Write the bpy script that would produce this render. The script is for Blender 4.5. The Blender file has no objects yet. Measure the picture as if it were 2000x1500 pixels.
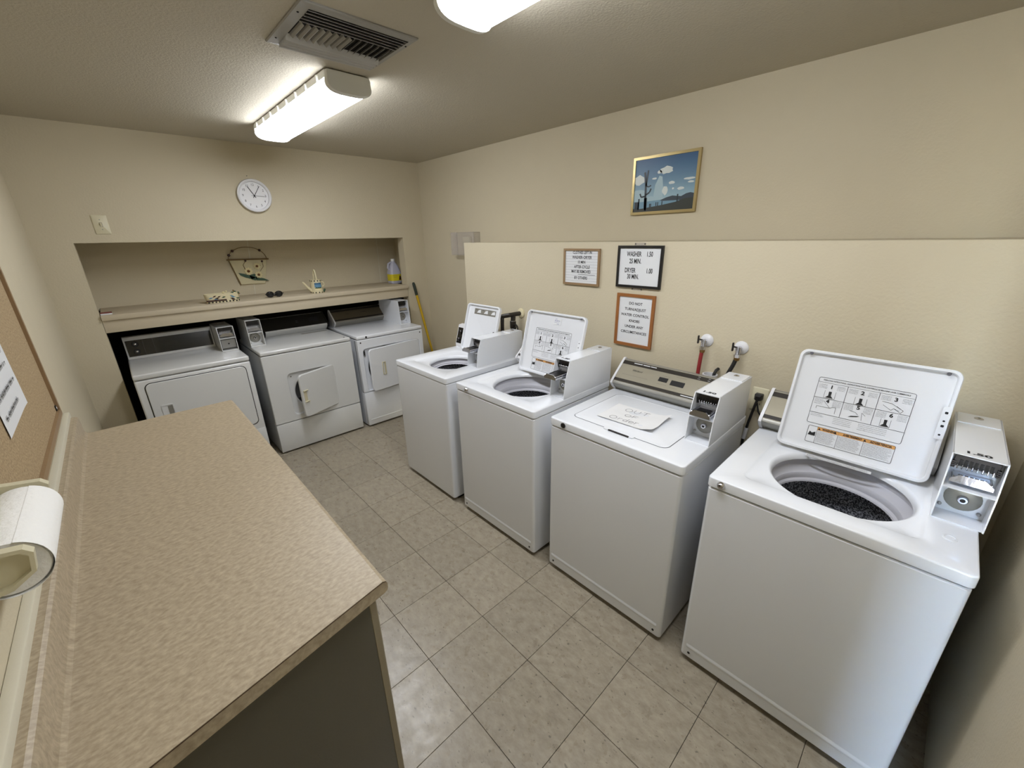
import bpy, bmesh, math, random
from mathutils import Matrix, Vector
random.seed(7)
C = bpy.context.scene.collection
sc = bpy.context.scene
PI = math.pi

# ------------------------------------------------------------------ camera, world, sun, exposure
F_PX, YAW, PITCH, ROLL = 797.53, 0.7556, -0.3455, -0.0197
CAM = Vector((-0.8982, -1.8050, 1.7311))
cy, sy, cp, sp, cr, sr = math.cos(YAW), math.sin(YAW), math.cos(PITCH), math.sin(PITCH), math.cos(ROLL), math.sin(ROLL)
fwd = Vector((sy*cp, cy*cp, sp)); right = Vector((cy, -sy, 0)); up = right.cross(fwd)
r2 = right*cr + up*sr; u2 = right*(-sr) + up*cr
cam = bpy.data.cameras.new('camera'); camo = bpy.data.objects.new('camera', cam); C.objects.link(camo)
camo.matrix_world = Matrix(((r2.x, u2.x, -fwd.x, CAM.x), (r2.y, u2.y, -fwd.y, CAM.y), (r2.z, u2.z, -fwd.z, CAM.z), (0, 0, 0, 1)))
cam.sensor_fit = 'HORIZONTAL'; cam.sensor_width = 36.0; cam.lens = F_PX/2000*36.0
cam.clip_start = 0.02; cam.clip_end = 200
sc.camera = camo
w = bpy.data.worlds.new('sky'); sc.world = w; w.use_nodes = True
nt = w.node_tree; bgn = nt.nodes['Background']
sk = nt.nodes.new('ShaderNodeTexSky'); sk.sky_type = 'NISHITA'; sk.sun_disc = False
sk.sun_elevation = math.radians(38); sk.sun_rotation = math.radians(200); sk.altitude = 400
nt.links.new(sk.outputs[0], bgn.inputs[0]); bgn.inputs[1].default_value = 6.5
sun = bpy.data.lights.new('sun', 'SUN'); sun.energy = 16.0; sun.angle = 0.0093; sun.color = (1, .95, .87)
suno = bpy.data.objects.new('sun', sun); C.objects.link(suno)
sd = Vector((-0.25, 0.45, -0.85)).normalized()
suno.rotation_euler = sd.to_track_quat('-Z', 'Y').to_euler(); suno.location = (-6, -8, 9)
sc.view_settings.view_transform = 'Standard'
try: sc.view_settings.look = 'None'
except Exception: pass
sc.view_settings.gamma = 1.0; sc.view_settings.use_curve_mapping = False
sc.view_settings.exposure = 0.33
LAMP = 22.0

# ------------------------------------------------------------------ materials
def S(r, g, b):
    f = lambda c: (c/255/12.92) if c/255 <= .04045 else ((c/255+.055)/1.055)**2.4
    return (f(r), f(g), f(b), 1)
MATS = {}
def mat(name, col, rough=.5, metal=0., coat=0., bump=None, emis=None, spec=.5, trans=0., alpha=1., vary=0., coatr=.05):
    if name in MATS: return MATS[name]
    m = bpy.data.materials.new(name); m.use_nodes = True; t = m.node_tree; b = t.nodes['Principled BSDF']
    b.inputs['Base Color'].default_value = col; b.inputs['Roughness'].default_value = rough
    b.inputs['Metallic'].default_value = metal; b.inputs['Coat Weight'].default_value = coat
    b.inputs['Coat Roughness'].default_value = coatr
    b.inputs['Specular IOR Level'].default_value = spec; b.inputs['Transmission Weight'].default_value = trans
    b.inputs['Alpha'].default_value = alpha
    tc = t.nodes.new('ShaderNodeTexCoord')
    if emis:
        b.inputs['Emission Color'].default_value = emis[0]; b.inputs['Emission Strength'].default_value = emis[1]
    if vary:
        n = t.nodes.new('ShaderNodeTexNoise'); n.inputs['Scale'].default_value = 9; n.inputs['Detail'].default_value = 5
        t.links.new(tc.outputs['Object'], n.inputs['Vector'])
        mx = t.nodes.new('ShaderNodeMix'); mx.data_type = 'RGBA'
        mx.inputs[6].default_value = tuple(c*(1-vary) for c in col[:3])+(1,); mx.inputs[7].default_value = tuple(min(1, c*(1+vary)) for c in col[:3])+(1,)
        t.links.new(n.outputs['Fac'], mx.inputs[0]); t.links.new(mx.outputs[2], b.inputs['Base Color'])
    if bump:
        n = t.nodes.new('ShaderNodeTexNoise'); n.inputs['Scale'].default_value = bump[0]; n.inputs['Detail'].default_value = bump[2] if len(bump) > 2 else 3
        t.links.new(tc.outputs['Object'], n.inputs['Vector'])
        bp = t.nodes.new('ShaderNodeBump'); bp.inputs['Strength'].default_value = bump[1]; bp.inputs['Distance'].default_value = .004
        t.links.new(n.outputs['Fac'], bp.inputs['Height']); t.links.new(bp.outputs[0], b.inputs['Normal'])
    MATS[name] = m
    return m
WALL = mat('wall_paint', S(200, 190, 165), .72, bump=(95, .35, 4), spec=.25, vary=.02)
CEIL = mat('ceiling_paint', S(185, 178, 161), .85, bump=(120, .5, 4), spec=.2, vary=.02)
DARKWALL = mat('cavity_shade', S(60, 55, 48), .9, bump=(60, .2), spec=.1)  # dark colour deepens the shade in the cavity below the shelf
ENAM = mat('white_enamel', S(231, 234, 239), .24, coat=.5, coatr=.12, bump=(260, .018, 2))
ENAMG = mat('white_enamel_dryer', S(214, 215, 214), .28, coat=.4, coatr=.15, bump=(260, .05, 2))
PLAS = mat('white_plastic', S(222, 222, 225), .35, bump=(200, .04))
TUBP = mat('tub_ring_plastic', S(196, 196, 203), .3, bump=(150, .03))
IVORY = mat('ivory_plastic', S(206, 199, 170), .38, bump=(150, .05))
CREAM = mat('cream_ceramic', S(215, 205, 170), .35, bump=(120, .08), vary=.05)
CHROME = mat('chrome', S(205, 205, 210), .14, metal=1., bump=(60, .06))
STEEL = mat('brushed_steel', S(165, 165, 165), .33, metal=1., bump=(300, .05))
DSTEEL = mat('dark_steel', S(78, 76, 76), .35, metal=1., bump=(90, .1))
BRASS = mat('brass', S(140, 112, 70), .4, metal=1., bump=(90, .1))
BLACK = mat('black_plastic', S(22, 21, 21), .4, bump=(150, .05))
GLOSSB = mat('black_gloss_panel', S(14, 14, 15), .16, coat=.4, bump=(150, .01))
RUBBER = mat('black_rubber', S(26, 25, 25), .6, bump=(120, .2))
REDR = mat('red_rubber_hose', S(140, 38, 40), .5, bump=(120, .15))
INK = mat('black_ink', S(24, 24, 26), .7, vary=.05)
GREYINK = mat('grey_ink', S(88, 88, 96), .7, vary=.05)
LINEINK = mat('label_line_ink', S(70, 70, 78), .7, vary=.05)
BLUEINK = mat('blue_ink', S(70, 75, 150), .7, vary=.05)
ORANGE = mat('orange_label', S(214, 158, 92), .6, vary=.04)
PAPER = mat('paper', S(222, 224, 226), .75, bump=(60, .06), spec=.2)
SHEET = mat('thin_paper', S(226, 226, 226), .6, bump=(14, .25, 2), spec=.2)
SILVERP = mat('silver_panel', S(176, 170, 152), .32, metal=.55, bump=(400, .04))
TAUPE = mat('taupe_panel', S(112, 102, 84), .32, metal=.4, bump=(400, .04))
GREYM = mat('grey_metal', S(150, 148, 140), .38, metal=.4, bump=(300, .04))
BROWNST = mat('dark_stripe', S(44, 39, 33), .35, bump=(150, .03))
OAK = mat('oak_frame', S(150, 96, 50), .42, bump=(60, .15), vary=.18)
TANF = mat('tan_frame', S(146, 120, 88), .45, bump=(60, .15), vary=.12)
BLACKF = mat('black_frame', S(26, 26, 27), .35, bump=(90, .05))
GOLD = mat('gold_frame', S(176, 158, 112), .3, metal=.8, bump=(80, .1))
LENS = mat('lit_diffuser', S(240, 240, 235), .4, emis=((.955, .985, 1.05, 1), LAMP), vary=.0)
LAMPW = mat('lamp_white', S(222, 222, 216), .4, bump=(90, .03))
VENTM = mat('painted_vent', S(150, 148, 142), .5, bump=(80, .1), vary=.06)
VENTS = mat('vent_slat_paint', S(178, 177, 173), .45, bump=(80, .05))
DUCT = mat('duct_dark', S(20, 19, 17), .9, bump=(40, .2))
CABP = mat('cabinet_paint', S(90, 86, 74), .22, bump=(170, .12, 2), spec=.5, vary=.015)
CABF = mat('cabinet_face_paint', S(150, 140, 118), .3, bump=(170, .1, 2), vary=.015)
TRIMP = mat('trim_paint', S(206, 200, 180), .5, bump=(70, .15))
SHELFM = mat('shelf_paint', S(196, 184, 160), .55, bump=(70, .15), vary=.03)
YELLOW = mat('yellow_paint', S(196, 160, 22), .4, bump=(60, .08), vary=.06)
DGREEN = mat('dark_green_grip', S(36, 48, 38), .55, bump=(80, .2))
JUG = mat('jug_plastic', S(205, 205, 222), .35, bump=(50, .05), trans=.25)
YLABEL = mat('yellow_label', S(216, 200, 34), .5, vary=.05)
TOWEL = mat('paper_towel', S(240, 239, 235), .95, bump=(75, .9, 4), spec=.1)
CLOCKF = mat('clock_face', S(226, 226, 228), .5, bump=(90, .02))
REDHAND = mat('second_hand_red', S(150, 90, 90), .5, bump=(90, .02))
LEAF = mat('painted_leaf', S(48, 78, 58), .45, bump=(60, .1), vary=.2)
PETAL = mat('cream_petal', S(228, 216, 168), .5, bump=(60, .1), vary=.08)
EYE = mat('flower_centre', S(110, 66, 24), .6, bump=(200, .4))
TWIG = mat('twig', S(120, 98, 64), .7, bump=(80, .3))
PLAQ = mat('cream_plaque', S(205, 196, 160), .55, bump=(50, .12), vary=.06)
BERRY = mat('dark_berry', S(56, 26, 24), .35, bump=(60, .1))
SKYB = mat('painted_blue', S(92, 138, 168), .5, vary=.15)
GLASSES = mat('sunglass_black', S(18, 18, 22), .15, bump=(60, .02))
CLEAR = mat('clear_acrylic', S(205, 198, 195), .12, bump=(60, .02), alpha=.2)
STAIN = mat('red_stain', S(120, 60, 50), .6, vary=.1)
MOUND = mat('outdoor_concrete', S(170, 160, 145), .85, bump=(20, .3))

def floor_mat():
    m = bpy.data.materials.new('vinyl_tile'); m.use_nodes = True; t = m.node_tree; b = t.nodes['Principled BSDF']
    N = t.nodes.new; L = t.links.new
    tc = N('ShaderNodeTexCoord'); oi = N('ShaderNodeObjectInfo'); geo = N('ShaderNodeNewGeometry')
    n1 = N('ShaderNodeTexNoise'); n1.inputs['Scale'].default_value = 34; n1.inputs['Detail'].default_value = 6; n1.inputs['Roughness'].default_value = .7
    mp = N('ShaderNodeMapping'); mp.inputs['Scale'].default_value = (1, .55, 1); mp.inputs['Rotation'].default_value = (0, 0, .6)
    L(geo.outputs['Position'], mp.inputs[0]); L(mp.outputs[0], n1.inputs['Vector'])
    r1 = N('ShaderNodeValToRGB'); e = r1.color_ramp.elements
    e[0].position = .3; e[0].color = S(140, 130, 113); e[1].position = .72; e[1].color = S(174, 164, 145)
    L(n1.outputs['Fac'], r1.inputs[0])
    # dark flecks
    v = N('ShaderNodeTexNoise'); v.inputs['Scale'].default_value = 78; v.inputs['Detail'].default_value = 2
    mp2 = N('ShaderNodeMapping'); mp2.inputs['Scale'].default_value = (1, .6, 1); mp2.inputs['Rotation'].default_value = (0, 0, -.5)
    L(geo.outputs['Position'], mp2.inputs[0]); L(mp2.outputs[0], v.inputs['Vector'])
    r2_ = N('ShaderNodeValToRGB'); r2_.color_ramp.elements[0].position = .655; r2_.color_ramp.elements[0].color = (0, 0, 0, 1); r2_.color_ramp.elements[1].position = .70; r2_.color_ramp.elements[1].color = (1, 1, 1, 1)
    L(v.outputs['Fac'], r2_.inputs[0])
    mx = N('ShaderNodeMix'); mx.data_type = 'RGBA'; mx.inputs[7].default_value = S(84, 77, 68)
    ml = N('ShaderNodeMath'); ml.operation = 'MULTIPLY'; ml.inputs[1].default_value = .6
    L(r2_.outputs[0], ml.inputs[0]); L(ml.outputs[0], mx.inputs[0]); L(r1.outputs[0], mx.inputs[6])
    hs = N('ShaderNodeHueSaturation'); L(mx.outputs[2], hs.inputs['Color'])
    mr = N('ShaderNodeMapRange'); mr.inputs[3].default_value = .93; mr.inputs[4].default_value = 1.05
    L(oi.outputs['Random'], mr.inputs[0]); L(mr.outputs[0], hs.inputs['Value']); L(hs.outputs[0], b.inputs['Base Color'])
    b.inputs['Roughness'].default_value = .3
    n3 = N('ShaderNodeTexNoise'); n3.inputs['Scale'].default_value = 22; n3.inputs['Detail'].default_value = 5
    L(geo.outputs['Position'], n3.inputs['Vector'])
    mr2 = N('ShaderNodeMapRange'); mr2.inputs[3].default_value = .16; mr2.inputs[4].default_value = .46
    L(n3.outputs['Fac'], mr2.inputs[0]); L(mr2.outputs[0], b.inputs['Roughness'])
    bp = N('ShaderNodeBump'); bp.inputs['Strength'].default_value = .22; bp.inputs['Distance'].default_value = .004
    L(n3.outputs['Fac'], bp.inputs['Height']); L(bp.outputs[0], b.inputs['Normal'])
    return m
TILE = floor_mat()
GROUT = mat('tile_joint', S(58, 50, 42), .9, bump=(60, .2))

def laminate():
    m = bpy.data.materials.new('mottled_laminate'); m.use_nodes = True; t = m.node_tree; b = t.nodes['Principled BSDF']
    N = t.nodes.new; L = t.links.new
    geo = N('ShaderNodeNewGeometry'); mp = N('ShaderNodeMapping'); mp.inputs['Scale'].default_value = (1.0, 1.9, 1); mp.inputs['Rotation'].default_value = (0, 0, -.25)
    L(geo.outputs['Position'], mp.inputs[0])
    n = N('ShaderNodeTexNoise'); n.inputs['Scale'].default_value = 58; n.inputs['Detail'].default_value = 7; n.inputs['Roughness'].default_value = .62
    L(mp.outputs[0], n.inputs['Vector'])
    r = N('ShaderNodeValToRGB'); e = r.color_ramp.elements; e[0].position = .3; e[0].color = S(150, 135, 112); e[1].position = .72; e[1].color = S(190, 175, 150)
    L(n.outputs['Fac'], r.inputs[0])
    n2 = N('ShaderNodeTexNoise'); n2.inputs['Scale'].default_value = 6; n2.inputs['Detail'].default_value = 3
    L(geo.outputs['Position'], n2.inputs['Vector'])
    mx = N('ShaderNodeMix'); mx.data_type = 'RGBA'; mx.blend_type = 'MULTIPLY'
    r3 = N('ShaderNodeValToRGB'); r3.color_ramp.elements[0].color = (.92, .91, .88, 1); r3.color_ramp.elements[1].color = (1, 1, .99, 1)
    L(n2.outputs['Fac'], r3.inputs[0]); mx.inputs[0].default_value = 1; L(r.outputs[0], mx.inputs[6]); L(r3.outputs[0], mx.inputs[7])
    L(mx.outputs[2], b.inputs['Base Color']); b.inputs['Roughness'].default_value = .42
    bp = N('ShaderNodeBump'); bp.inputs['Strength'].default_value = .12; bp.inputs['Distance'].default_value = .003
    L(n.outputs['Fac'], bp.inputs['Height']); L(bp.outputs[0], b.inputs['Normal'])
    return m
LAMI = laminate()
LAMEDGE = mat('laminate_brown_edge', S(70, 46, 30), .6, vary=.1)

def cork():
    m = bpy.data.materials.new('cork'); m.use_nodes = True; t = m.node_tree; b = t.nodes['Principled BSDF']
    N = t.nodes.new; L = t.links.new
    tc = N('ShaderNodeTexCoord'); n = N('ShaderNodeTexNoise'); n.inputs['Scale'].default_value = 160; n.inputs['Detail'].default_value = 4
    L(tc.outputs['Object'], n.inputs['Vector'])
    r = N('ShaderNodeValToRGB'); e = r.color_ramp.elements; e[0].position = .35; e[0].color = S(146, 124, 92); e[1].position = .66; e[1].color = S(182, 160, 124)
    L(n.outputs['Fac'], r.inputs[0]); L(r.outputs[0], b.inputs['Base Color']); b.inputs['Roughness'].default_value = .9
    bp = N('ShaderNodeBump'); bp.inputs['Strength'].default_value = .3; bp.inputs['Distance'].default_value = .002
    L(n.outputs['Fac'], bp.inputs['Height']); L(bp.outputs[0], b.inputs['Normal'])
    return m
CORK = cork()

def speckle():
    m = bpy.data.materials.new('speckled_porcelain'); m.use_nodes = True; t = m.node_tree; b = t.nodes['Principled BSDF']
    N = t.nodes.new; L = t.links.new
    tc = N('ShaderNodeTexCoord'); n = N('ShaderNodeTexNoise'); n.inputs['Scale'].default_value = 190; n.inputs['Detail'].default_value = 2
    L(tc.outputs['Object'], n.inputs['Vector'])
    r = N('ShaderNodeValToRGB'); e = r.color_ramp.elements; e[0].position = .44; e[0].color = S(48, 49, 55); e[1].position = .62; e[1].color = S(188, 190, 198)
    L(n.outputs['Fac'], r.inputs[0]); L(r.outputs[0], b.inputs['Base Color']); b.inputs['Roughness'].default_value = .35
    return m
SPECK = speckle()

# ------------------------------------------------------------------ mesh builder
I4 = Matrix.Identity(4)
def frame(o, u, v, w_=None):
    u = Vector(u).normalized(); v = Vector(v).normalized(); w_ = Vector(w_).normalized() if w_ else u.cross(v)
    return Matrix(((u.x, v.x, w_.x, o[0]), (u.y, v.y, w_.y, o[1]), (u.z, v.z, w_.z, o[2]), (0, 0, 0, 1)))
class M:
    def __init__(s, T=None): s.bm = bmesh.new(); s.mats = []; s.cur = 0; s.T = T or I4
    def use(s, m):
        if m not in s.mats: s.mats.append(m)
        s.cur = s.mats.index(m); return s
    def _v(s, p): return s.bm.verts.new(s.T @ Vector(p))
    def face(s, pts):
        f = s.bm.faces.new([s._v(p) for p in pts]); f.material_index = s.cur; return f
    def loft(s, loops, cap0=True, cap1=True, closed=True):
        vs = [[s._v(p) for p in lp] for lp in loops]; n = len(vs[0])
        for a, b in zip(vs, vs[1:]):
            for i in range(n if closed else n-1):
                j = (i+1) % n
                try: f = s.bm.faces.new((a[i], a[j], b[j], b[i])); f.material_index = s.cur
                except ValueError: pass
        if cap0: f = s.bm.faces.new(vs[0][::-1]); f.material_index = s.cur
        if cap1: f = s.bm.faces.new(vs[-1]); f.material_index = s.cur
        return s
    def box(s, x0, y0, z0, x1, y1, z1, bev=0, seg=2):
        x0, x1 = min(x0, x1), max(x0, x1); y0, y1 = min(y0, y1), max(y0, y1); z0, z1 = min(z0, z1), max(z0, z1)
        P = [(x0, y0, z0), (x1, y0, z0), (x1, y1, z0), (x0, y1, z0), (x0, y0, z1), (x1, y0, z1), (x1, y1, z1), (x0, y1, z1)]
        v = [s._v(p) for p in P]; fs = []
        for q in ((0, 3, 2, 1), (4, 5, 6, 7), (0, 1, 5, 4), (1, 2, 6, 5), (2, 3, 7, 6), (3, 0, 4, 7)):
            f = s.bm.faces.new([v[i] for i in q]); f.material_index = s.cur; fs.append(f)
        if bev:
            ed = list({e for f in fs for e in f.edges})
            r = bmesh.ops.bevel(s.bm, geom=ed, offset=bev, segments=seg, profile=.5, affect='EDGES')
            for f in r['faces']: f.material_index = s.cur
        return s
    def prism(s, pts2, h0, h1, axis='z', cap=True):
        mk = {'z': lambda a, b, h: (a, b, h), 'x': lambda a, b, h: (h, a, b), 'y': lambda a, b, h: (a, h, b)}[axis]
        return s.loft([[mk(a, b, h0) for a, b in pts2], [mk(a, b, h1) for a, b in pts2]], cap, cap)
    def tube(s, path, r, seg=10, cap=True):
        path = [Vector(p) for p in path]; rr = r if isinstance(r, (list, tuple)) else [r]*len(path); loops = []; pu = None
        for i, p in enumerate(path):
            d = (path[min(i+1, len(path)-1)]-path[max(i-1, 0)]).normalized()
            if pu is None: pu = d.orthogonal().normalized()
            pu = (pu - d*pu.dot(d)).normalized(); pv = d.cross(pu)
            loops.append([p + (pu*math.cos(2*PI*k/seg)+pv*math.sin(2*PI*k/seg))*rr[i] for k in range(seg)])
        return s.loft(loops, cap, cap)
    def lathe(s, prof, o, axis, seg=24, cap0=True, cap1=True):
        o = Vector(o); a = Vector(axis).normalized(); u = a.orthogonal().normalized(); v = a.cross(u)
        return s.loft([[o+a*h+(u*math.cos(2*PI*k/seg)+v*math.sin(2*PI*k/seg))*r for k in range(seg)] for r, h in prof], cap0, cap1)
    def sphere(s, c, r, sx=1, sy_=1, sz=1, seg=12, rings=8):
        c = Vector(c); lp = []
        for i in range(1, rings):
            a = PI*i/rings
            lp.append([(c.x+r*sx*math.sin(a)*math.cos(2*PI*k/seg), c.y+r*sy_*math.sin(a)*math.sin(2*PI*k/seg), c.z-r*sz*math.cos(a)) for k in range(seg)])
        return s.loft(lp)
    def text(s, body, size, T, align='CENTER', sx=1., bold=0., ital=0.):
        cu = bpy.data.curves.new('t', 'FONT'); cu.body = body; cu.size = size; cu.align_x = align; cu.align_y = 'CENTER'; cu.offset = bold; cu.shear = ital
        cu.resolution_u = 3
        ob = bpy.data.objects.new('t', cu); me = ob.to_mesh()
        vs = [s._v(T @ Vector((v.co.x*sx, v.co.y, v.co.z))) for v in me.vertices]
        for p in me.polygons:
            try: f = s.bm.faces.new([vs[i] for i in p.vertices]); f.material_index = s.cur
            except ValueError: pass
        ob.to_mesh_clear(); bpy.data.objects.remove(ob); bpy.data.curves.remove(cu)
        return s
    def bar2(s, T, x0, y0, x1, y1, wd):
        d = Vector((x1-x0, y1-y0)); L = d.length
        if L < 1e-6: return s
        n = Vector((-d.y, d.x))/L*wd/2
        s.face([T @ Vector((x0+n.x, y0+n.y, 0)), T @ Vector((x0-n.x, y0-n.y, 0)), T @ Vector((x1-n.x, y1-n.y, 0)), T @ Vector((x1+n.x, y1+n.y, 0))]); return s
    def poly2(s, T, pts): s.face([T @ Vector((a, b, 0)) for a, b in pts]); return s
    def scrawl(s, T, x0, y, x1, h, rnd, gap=.35):
        """an illegible line of tiny print: short uprights and dashes of random length"""
        x = x0
        while x < x1:
            wl = min(h*rnd.uniform(1.2, 4.2), x1-x); k = x
            while k < x+wl-h*.2:
                t = rnd.random(); hh = h*rnd.uniform(.55, 1.)
                s.poly2(T, [(k, y-h/2), (k+h*.22, y-h/2), (k+h*.22, y-h/2+hh), (k, y-h/2+hh)])
                if t > .45: s.poly2(T, [(k, y-h*.12+h*.3*(t-.7)), (k+h*.5, y-h*.12+h*.3*(t-.7)), (k+h*.5, y+h*.1+h*.3*(t-.7)), (k, y+h*.1+h*.3*(t-.7))])
                k += h*.58
            x += wl+h*gap
        return s
    def build(s, name, m, parent=None, loc=None, smooth=True, angle=35, **kw):
        if not s.mats: s.mats = [m]
        bmesh.ops.recalc_face_normals(s.bm, faces=s.bm.faces)
        me = bpy.data.meshes.new(name); s.bm.to_mesh(me); s.bm.free()
        for q in s.mats: me.materials.append(q)
        if smooth:
            me.polygons.foreach_set('use_smooth', [True]*len(me.polygons)); me.set_sharp_from_angle(angle=math.radians(angle))
        o = bpy.data.objects.new(name, me); C.objects.link(o)
        if name in ('label_lettering', 'console_print', 'console_marks', 'fine_print', 'label_rules', 'print_lines', 'letterboard_groove', 'painted_flowers', 'check_trim', 'handwriting'): o['kind'] = 'stuff'
        if parent: o.parent = parent
        if loc: o.location = loc
        for k, v in kw.items(): o[k] = v
        return o
def MM(m, T=None): return M(T).use(m)
def thing(name, label, cat, loc=(0, 0, 0), rot=0, group=None):
    o = bpy.data.objects.new(name, None); C.objects.link(o); o.empty_display_size = .05
    o.location = loc; o.rotation_euler = (0, 0, rot); o['label'] = label; o['category'] = cat
    if group: o['group'] = group
    return o
def tag(o, label, cat, group=None):
    o['label'] = label; o['category'] = cat
    if group: o['group'] = group
    return o
def struct(o): o['kind'] = 'structure'; return o
def rr(cx, cy_, hw, hh, r, n=6):
    pts = []
    for qx, qy, a0 in ((1, 1, 0), (-1, 1, PI/2), (-1, -1, PI), (1, -1, 3*PI/2)):
        for k in range(n+1):
            a = a0+PI/2*k/n; pts.append((cx+qx*(hw-r)+r*math.cos(a), cy_+qy*(hh-r)+r*math.sin(a)))
    return pts
def rr3(cx, cy_, hw, hh, r, z, n=6): return [(a, b, z) for a, b in rr(cx, cy_, hw, hh, r, n)]

# ------------------------------------------------------------------ room shell
XL, XR, XH, YB, ZC, YF = -1.207, 1.58, 1.25, 2.135, 2.438, -3.25
HT = 1.694                      # ledge height of the furred-out lower wall
NX0, NX1, NZ = -1.02, 1.335, 1.745     # niche opening in the back wall
NYB = 2.62
fl = MM(GROUT).box(XL, YF, -.12, XH, 3.4, -.004).build('floor', GROUT, smooth=False); struct(fl)
T12 = .3048; e = .0009
def tile_mesh(x0, x1, y0, y1):
    b = MM(TILE); b.box(x0, y0, -.004, x1, y1, 0, bev=.0007, seg=1); return b
full = None; kx0 = math.floor((XL)/T12)
ny0 = math.floor(YF/T12)
for i in range(kx0, 5):
    for j in range(ny0, 11):
        x0, x1, y0, y1 = i*T12, (i+1)*T12, j*T12, (j+1)*T12
        if x0 > XH-.01: continue
        x0c, x1c, y0c, y1c = max(x0, XL), min(x1, XH), max(y0, YF), y1
        if x1c-x0c < .01 or y1c-y0c < .01: continue
        if y0 > 2.6: continue
        cut = (x0c != x0) or (x1c != x1) or (y0c != y0)
        cx, cyy = (x0+x1)/2, (y0+y1)/2
        if cut:
            o = tile_mesh(x0c-cx+e, x1c-cx-e, y0c-cyy+e, y1c-cyy-e).build('tile', TILE, fl, smooth=False)
        else:
            if full is None:
                full = tile_mesh(-T12/2+e, T12/2-e, -T12/2+e, T12/2-e).build('tile', TILE, fl, smooth=False); o = full
            else:
                o = full.copy(); C.objects.link(o); o.parent = fl
        o.location = (cx, cyy, 0)
struct(MM(CEIL).box(XL-.15, YF-.15, ZC, XR+.15, 2.9, ZC+.1).build('ceiling', CEIL, smooth=False))
# left wall with an unseen slit behind the camera, narrowed to steer daylight onto the near washer
DY0, DY1, DZ = -2.39, -2.16, 2.36
b = MM(WALL); b.box(XL-.14, DY1, 0, XL, YB, ZC); b.box(XL-.14, YF, 0, XL, DY0, ZC); b.box(XL-.14, DY0, DZ, XL, DY1, ZC)
struct(b.build('wall_left', WALL, smooth=False))
b = MM(TRIMP); b.box(XL-.15, DY1-.02, 0, XL+.004, DY1+.0, DZ); b.box(XL-.15, DY0, 0, XL+.004, DY0+.02, DZ); b.box(XL-.15, DY0, DZ-.02, XL+.004, DY1, DZ)
b.box(XL, DY1, 0, XL+.014, DY1+.055, DZ+.055, .003); b.box(XL, DY0-.055, 0, XL+.014, DY0, DZ+.055, .003); b.box(XL, DY0, DZ, XL+.014, DY1, DZ+.055, .003)
struct(b.build('trim_2', TRIMP))
struct(MM(WALL).box(XR, YF, 0, XR+.14, YB, ZC).build('wall_right', WALL, smooth=False))
b = MM(WALL); b.box(XH, YF, 0, XR, 1.018, HT, .004, 2); struct(b.build('wall_right_lower', WALL))
struct(MM(WALL).box(XL-.14, YF-.14, 0, XR+.14, YF, ZC).build('wall_front', WALL, smooth=False))
struct(MM(WALL).box(.05, -2.245, 0, XR, -2.125, ZC, .004, 2).build('wall_wing', WALL))
struct(MM(WALL).box(XL, -2.125-.035, 0, -.62, -2.125, ZC, .004, 2).build('daylight_baffle', WALL))  # unseen partition added to keep slit daylight off the nearest washer's left half
# back wall around the dryer niche
b = MM(WALL); y0, y1 = YB, YB+.115
b.box(XL-.14, y0, 0, NX0, y1, ZC); b.box(NX1, y0, 0, XR+.14, y1, ZC); b.box(NX0, y0, NZ, NX1, y1, ZC)
struct(b.build('wall_back', WALL, smooth=False))
b = MM(WALL)
b.box(NX0-.1, NYB, 1.26, 1.50+.1, NYB+.08, NZ+.1); b.box(NX0-.1, y1, 1.2, NX0-.02, NYB, NZ+.1)
b.box(1.50, y1, 1.2, 1.58, NYB, NZ+.1); b.box(NX0-.1, y1, NZ+.02, 1.58, NYB+.08, NZ+.1)
struct(b.build('wall_niche', WALL, smooth=False))
b = MM(TRIMP)
for xa, xb in ((.028, .060), (1.277, 1.284)):
    b.prism([(xa-.004, 1.27), (xa+.004, 1.27), (xb+.004, NZ+.02), (xb-.004, NZ+.02)], NYB-.003, NYB+.001, 'y')
struct(b.build('trim_3', TRIMP, smooth=False))
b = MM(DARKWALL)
b.box(NX0-.3, 3.3, 0, 1.7, 3.4, 1.3); b.box(NX0-.12, y1, 0, NX0-.02, 3.3, 1.25); b.box(1.4, y1, 0, 1.5, 3.3, 1.25); b.box(NX0-.3, NYB+.02, 1.2, 1.7, 3.3, 1.26)  # made deep so that little light returns from under the shelf
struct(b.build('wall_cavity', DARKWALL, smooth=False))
struct(MM(MOUND).box(-9, -11, -.2, XL-.14, 6, -.04).build('ground', MOUND, smooth=False))

# wall shelf of the niche
t = thing('wall_shelf', 'long painted shelf across the back wall niche above the dryers', 'shelf', (.15, YB, 1.16))
MM(SHELFM, Matrix.Translation((-.15, -YB, -1.16))).box(NX0+.002, YB-.018, 1.243, NX1-.002, NYB-.002, 1.279, .004).build('shelf_board', SHELFM, t)
MM(SHELFM, Matrix.Translation((-.15, -YB, -1.16))).box(NX0+.002, YB, 1.158, NX1-.002, YB+.02, 1.242, .001).build('fascia', SHELFM, t)

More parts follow.
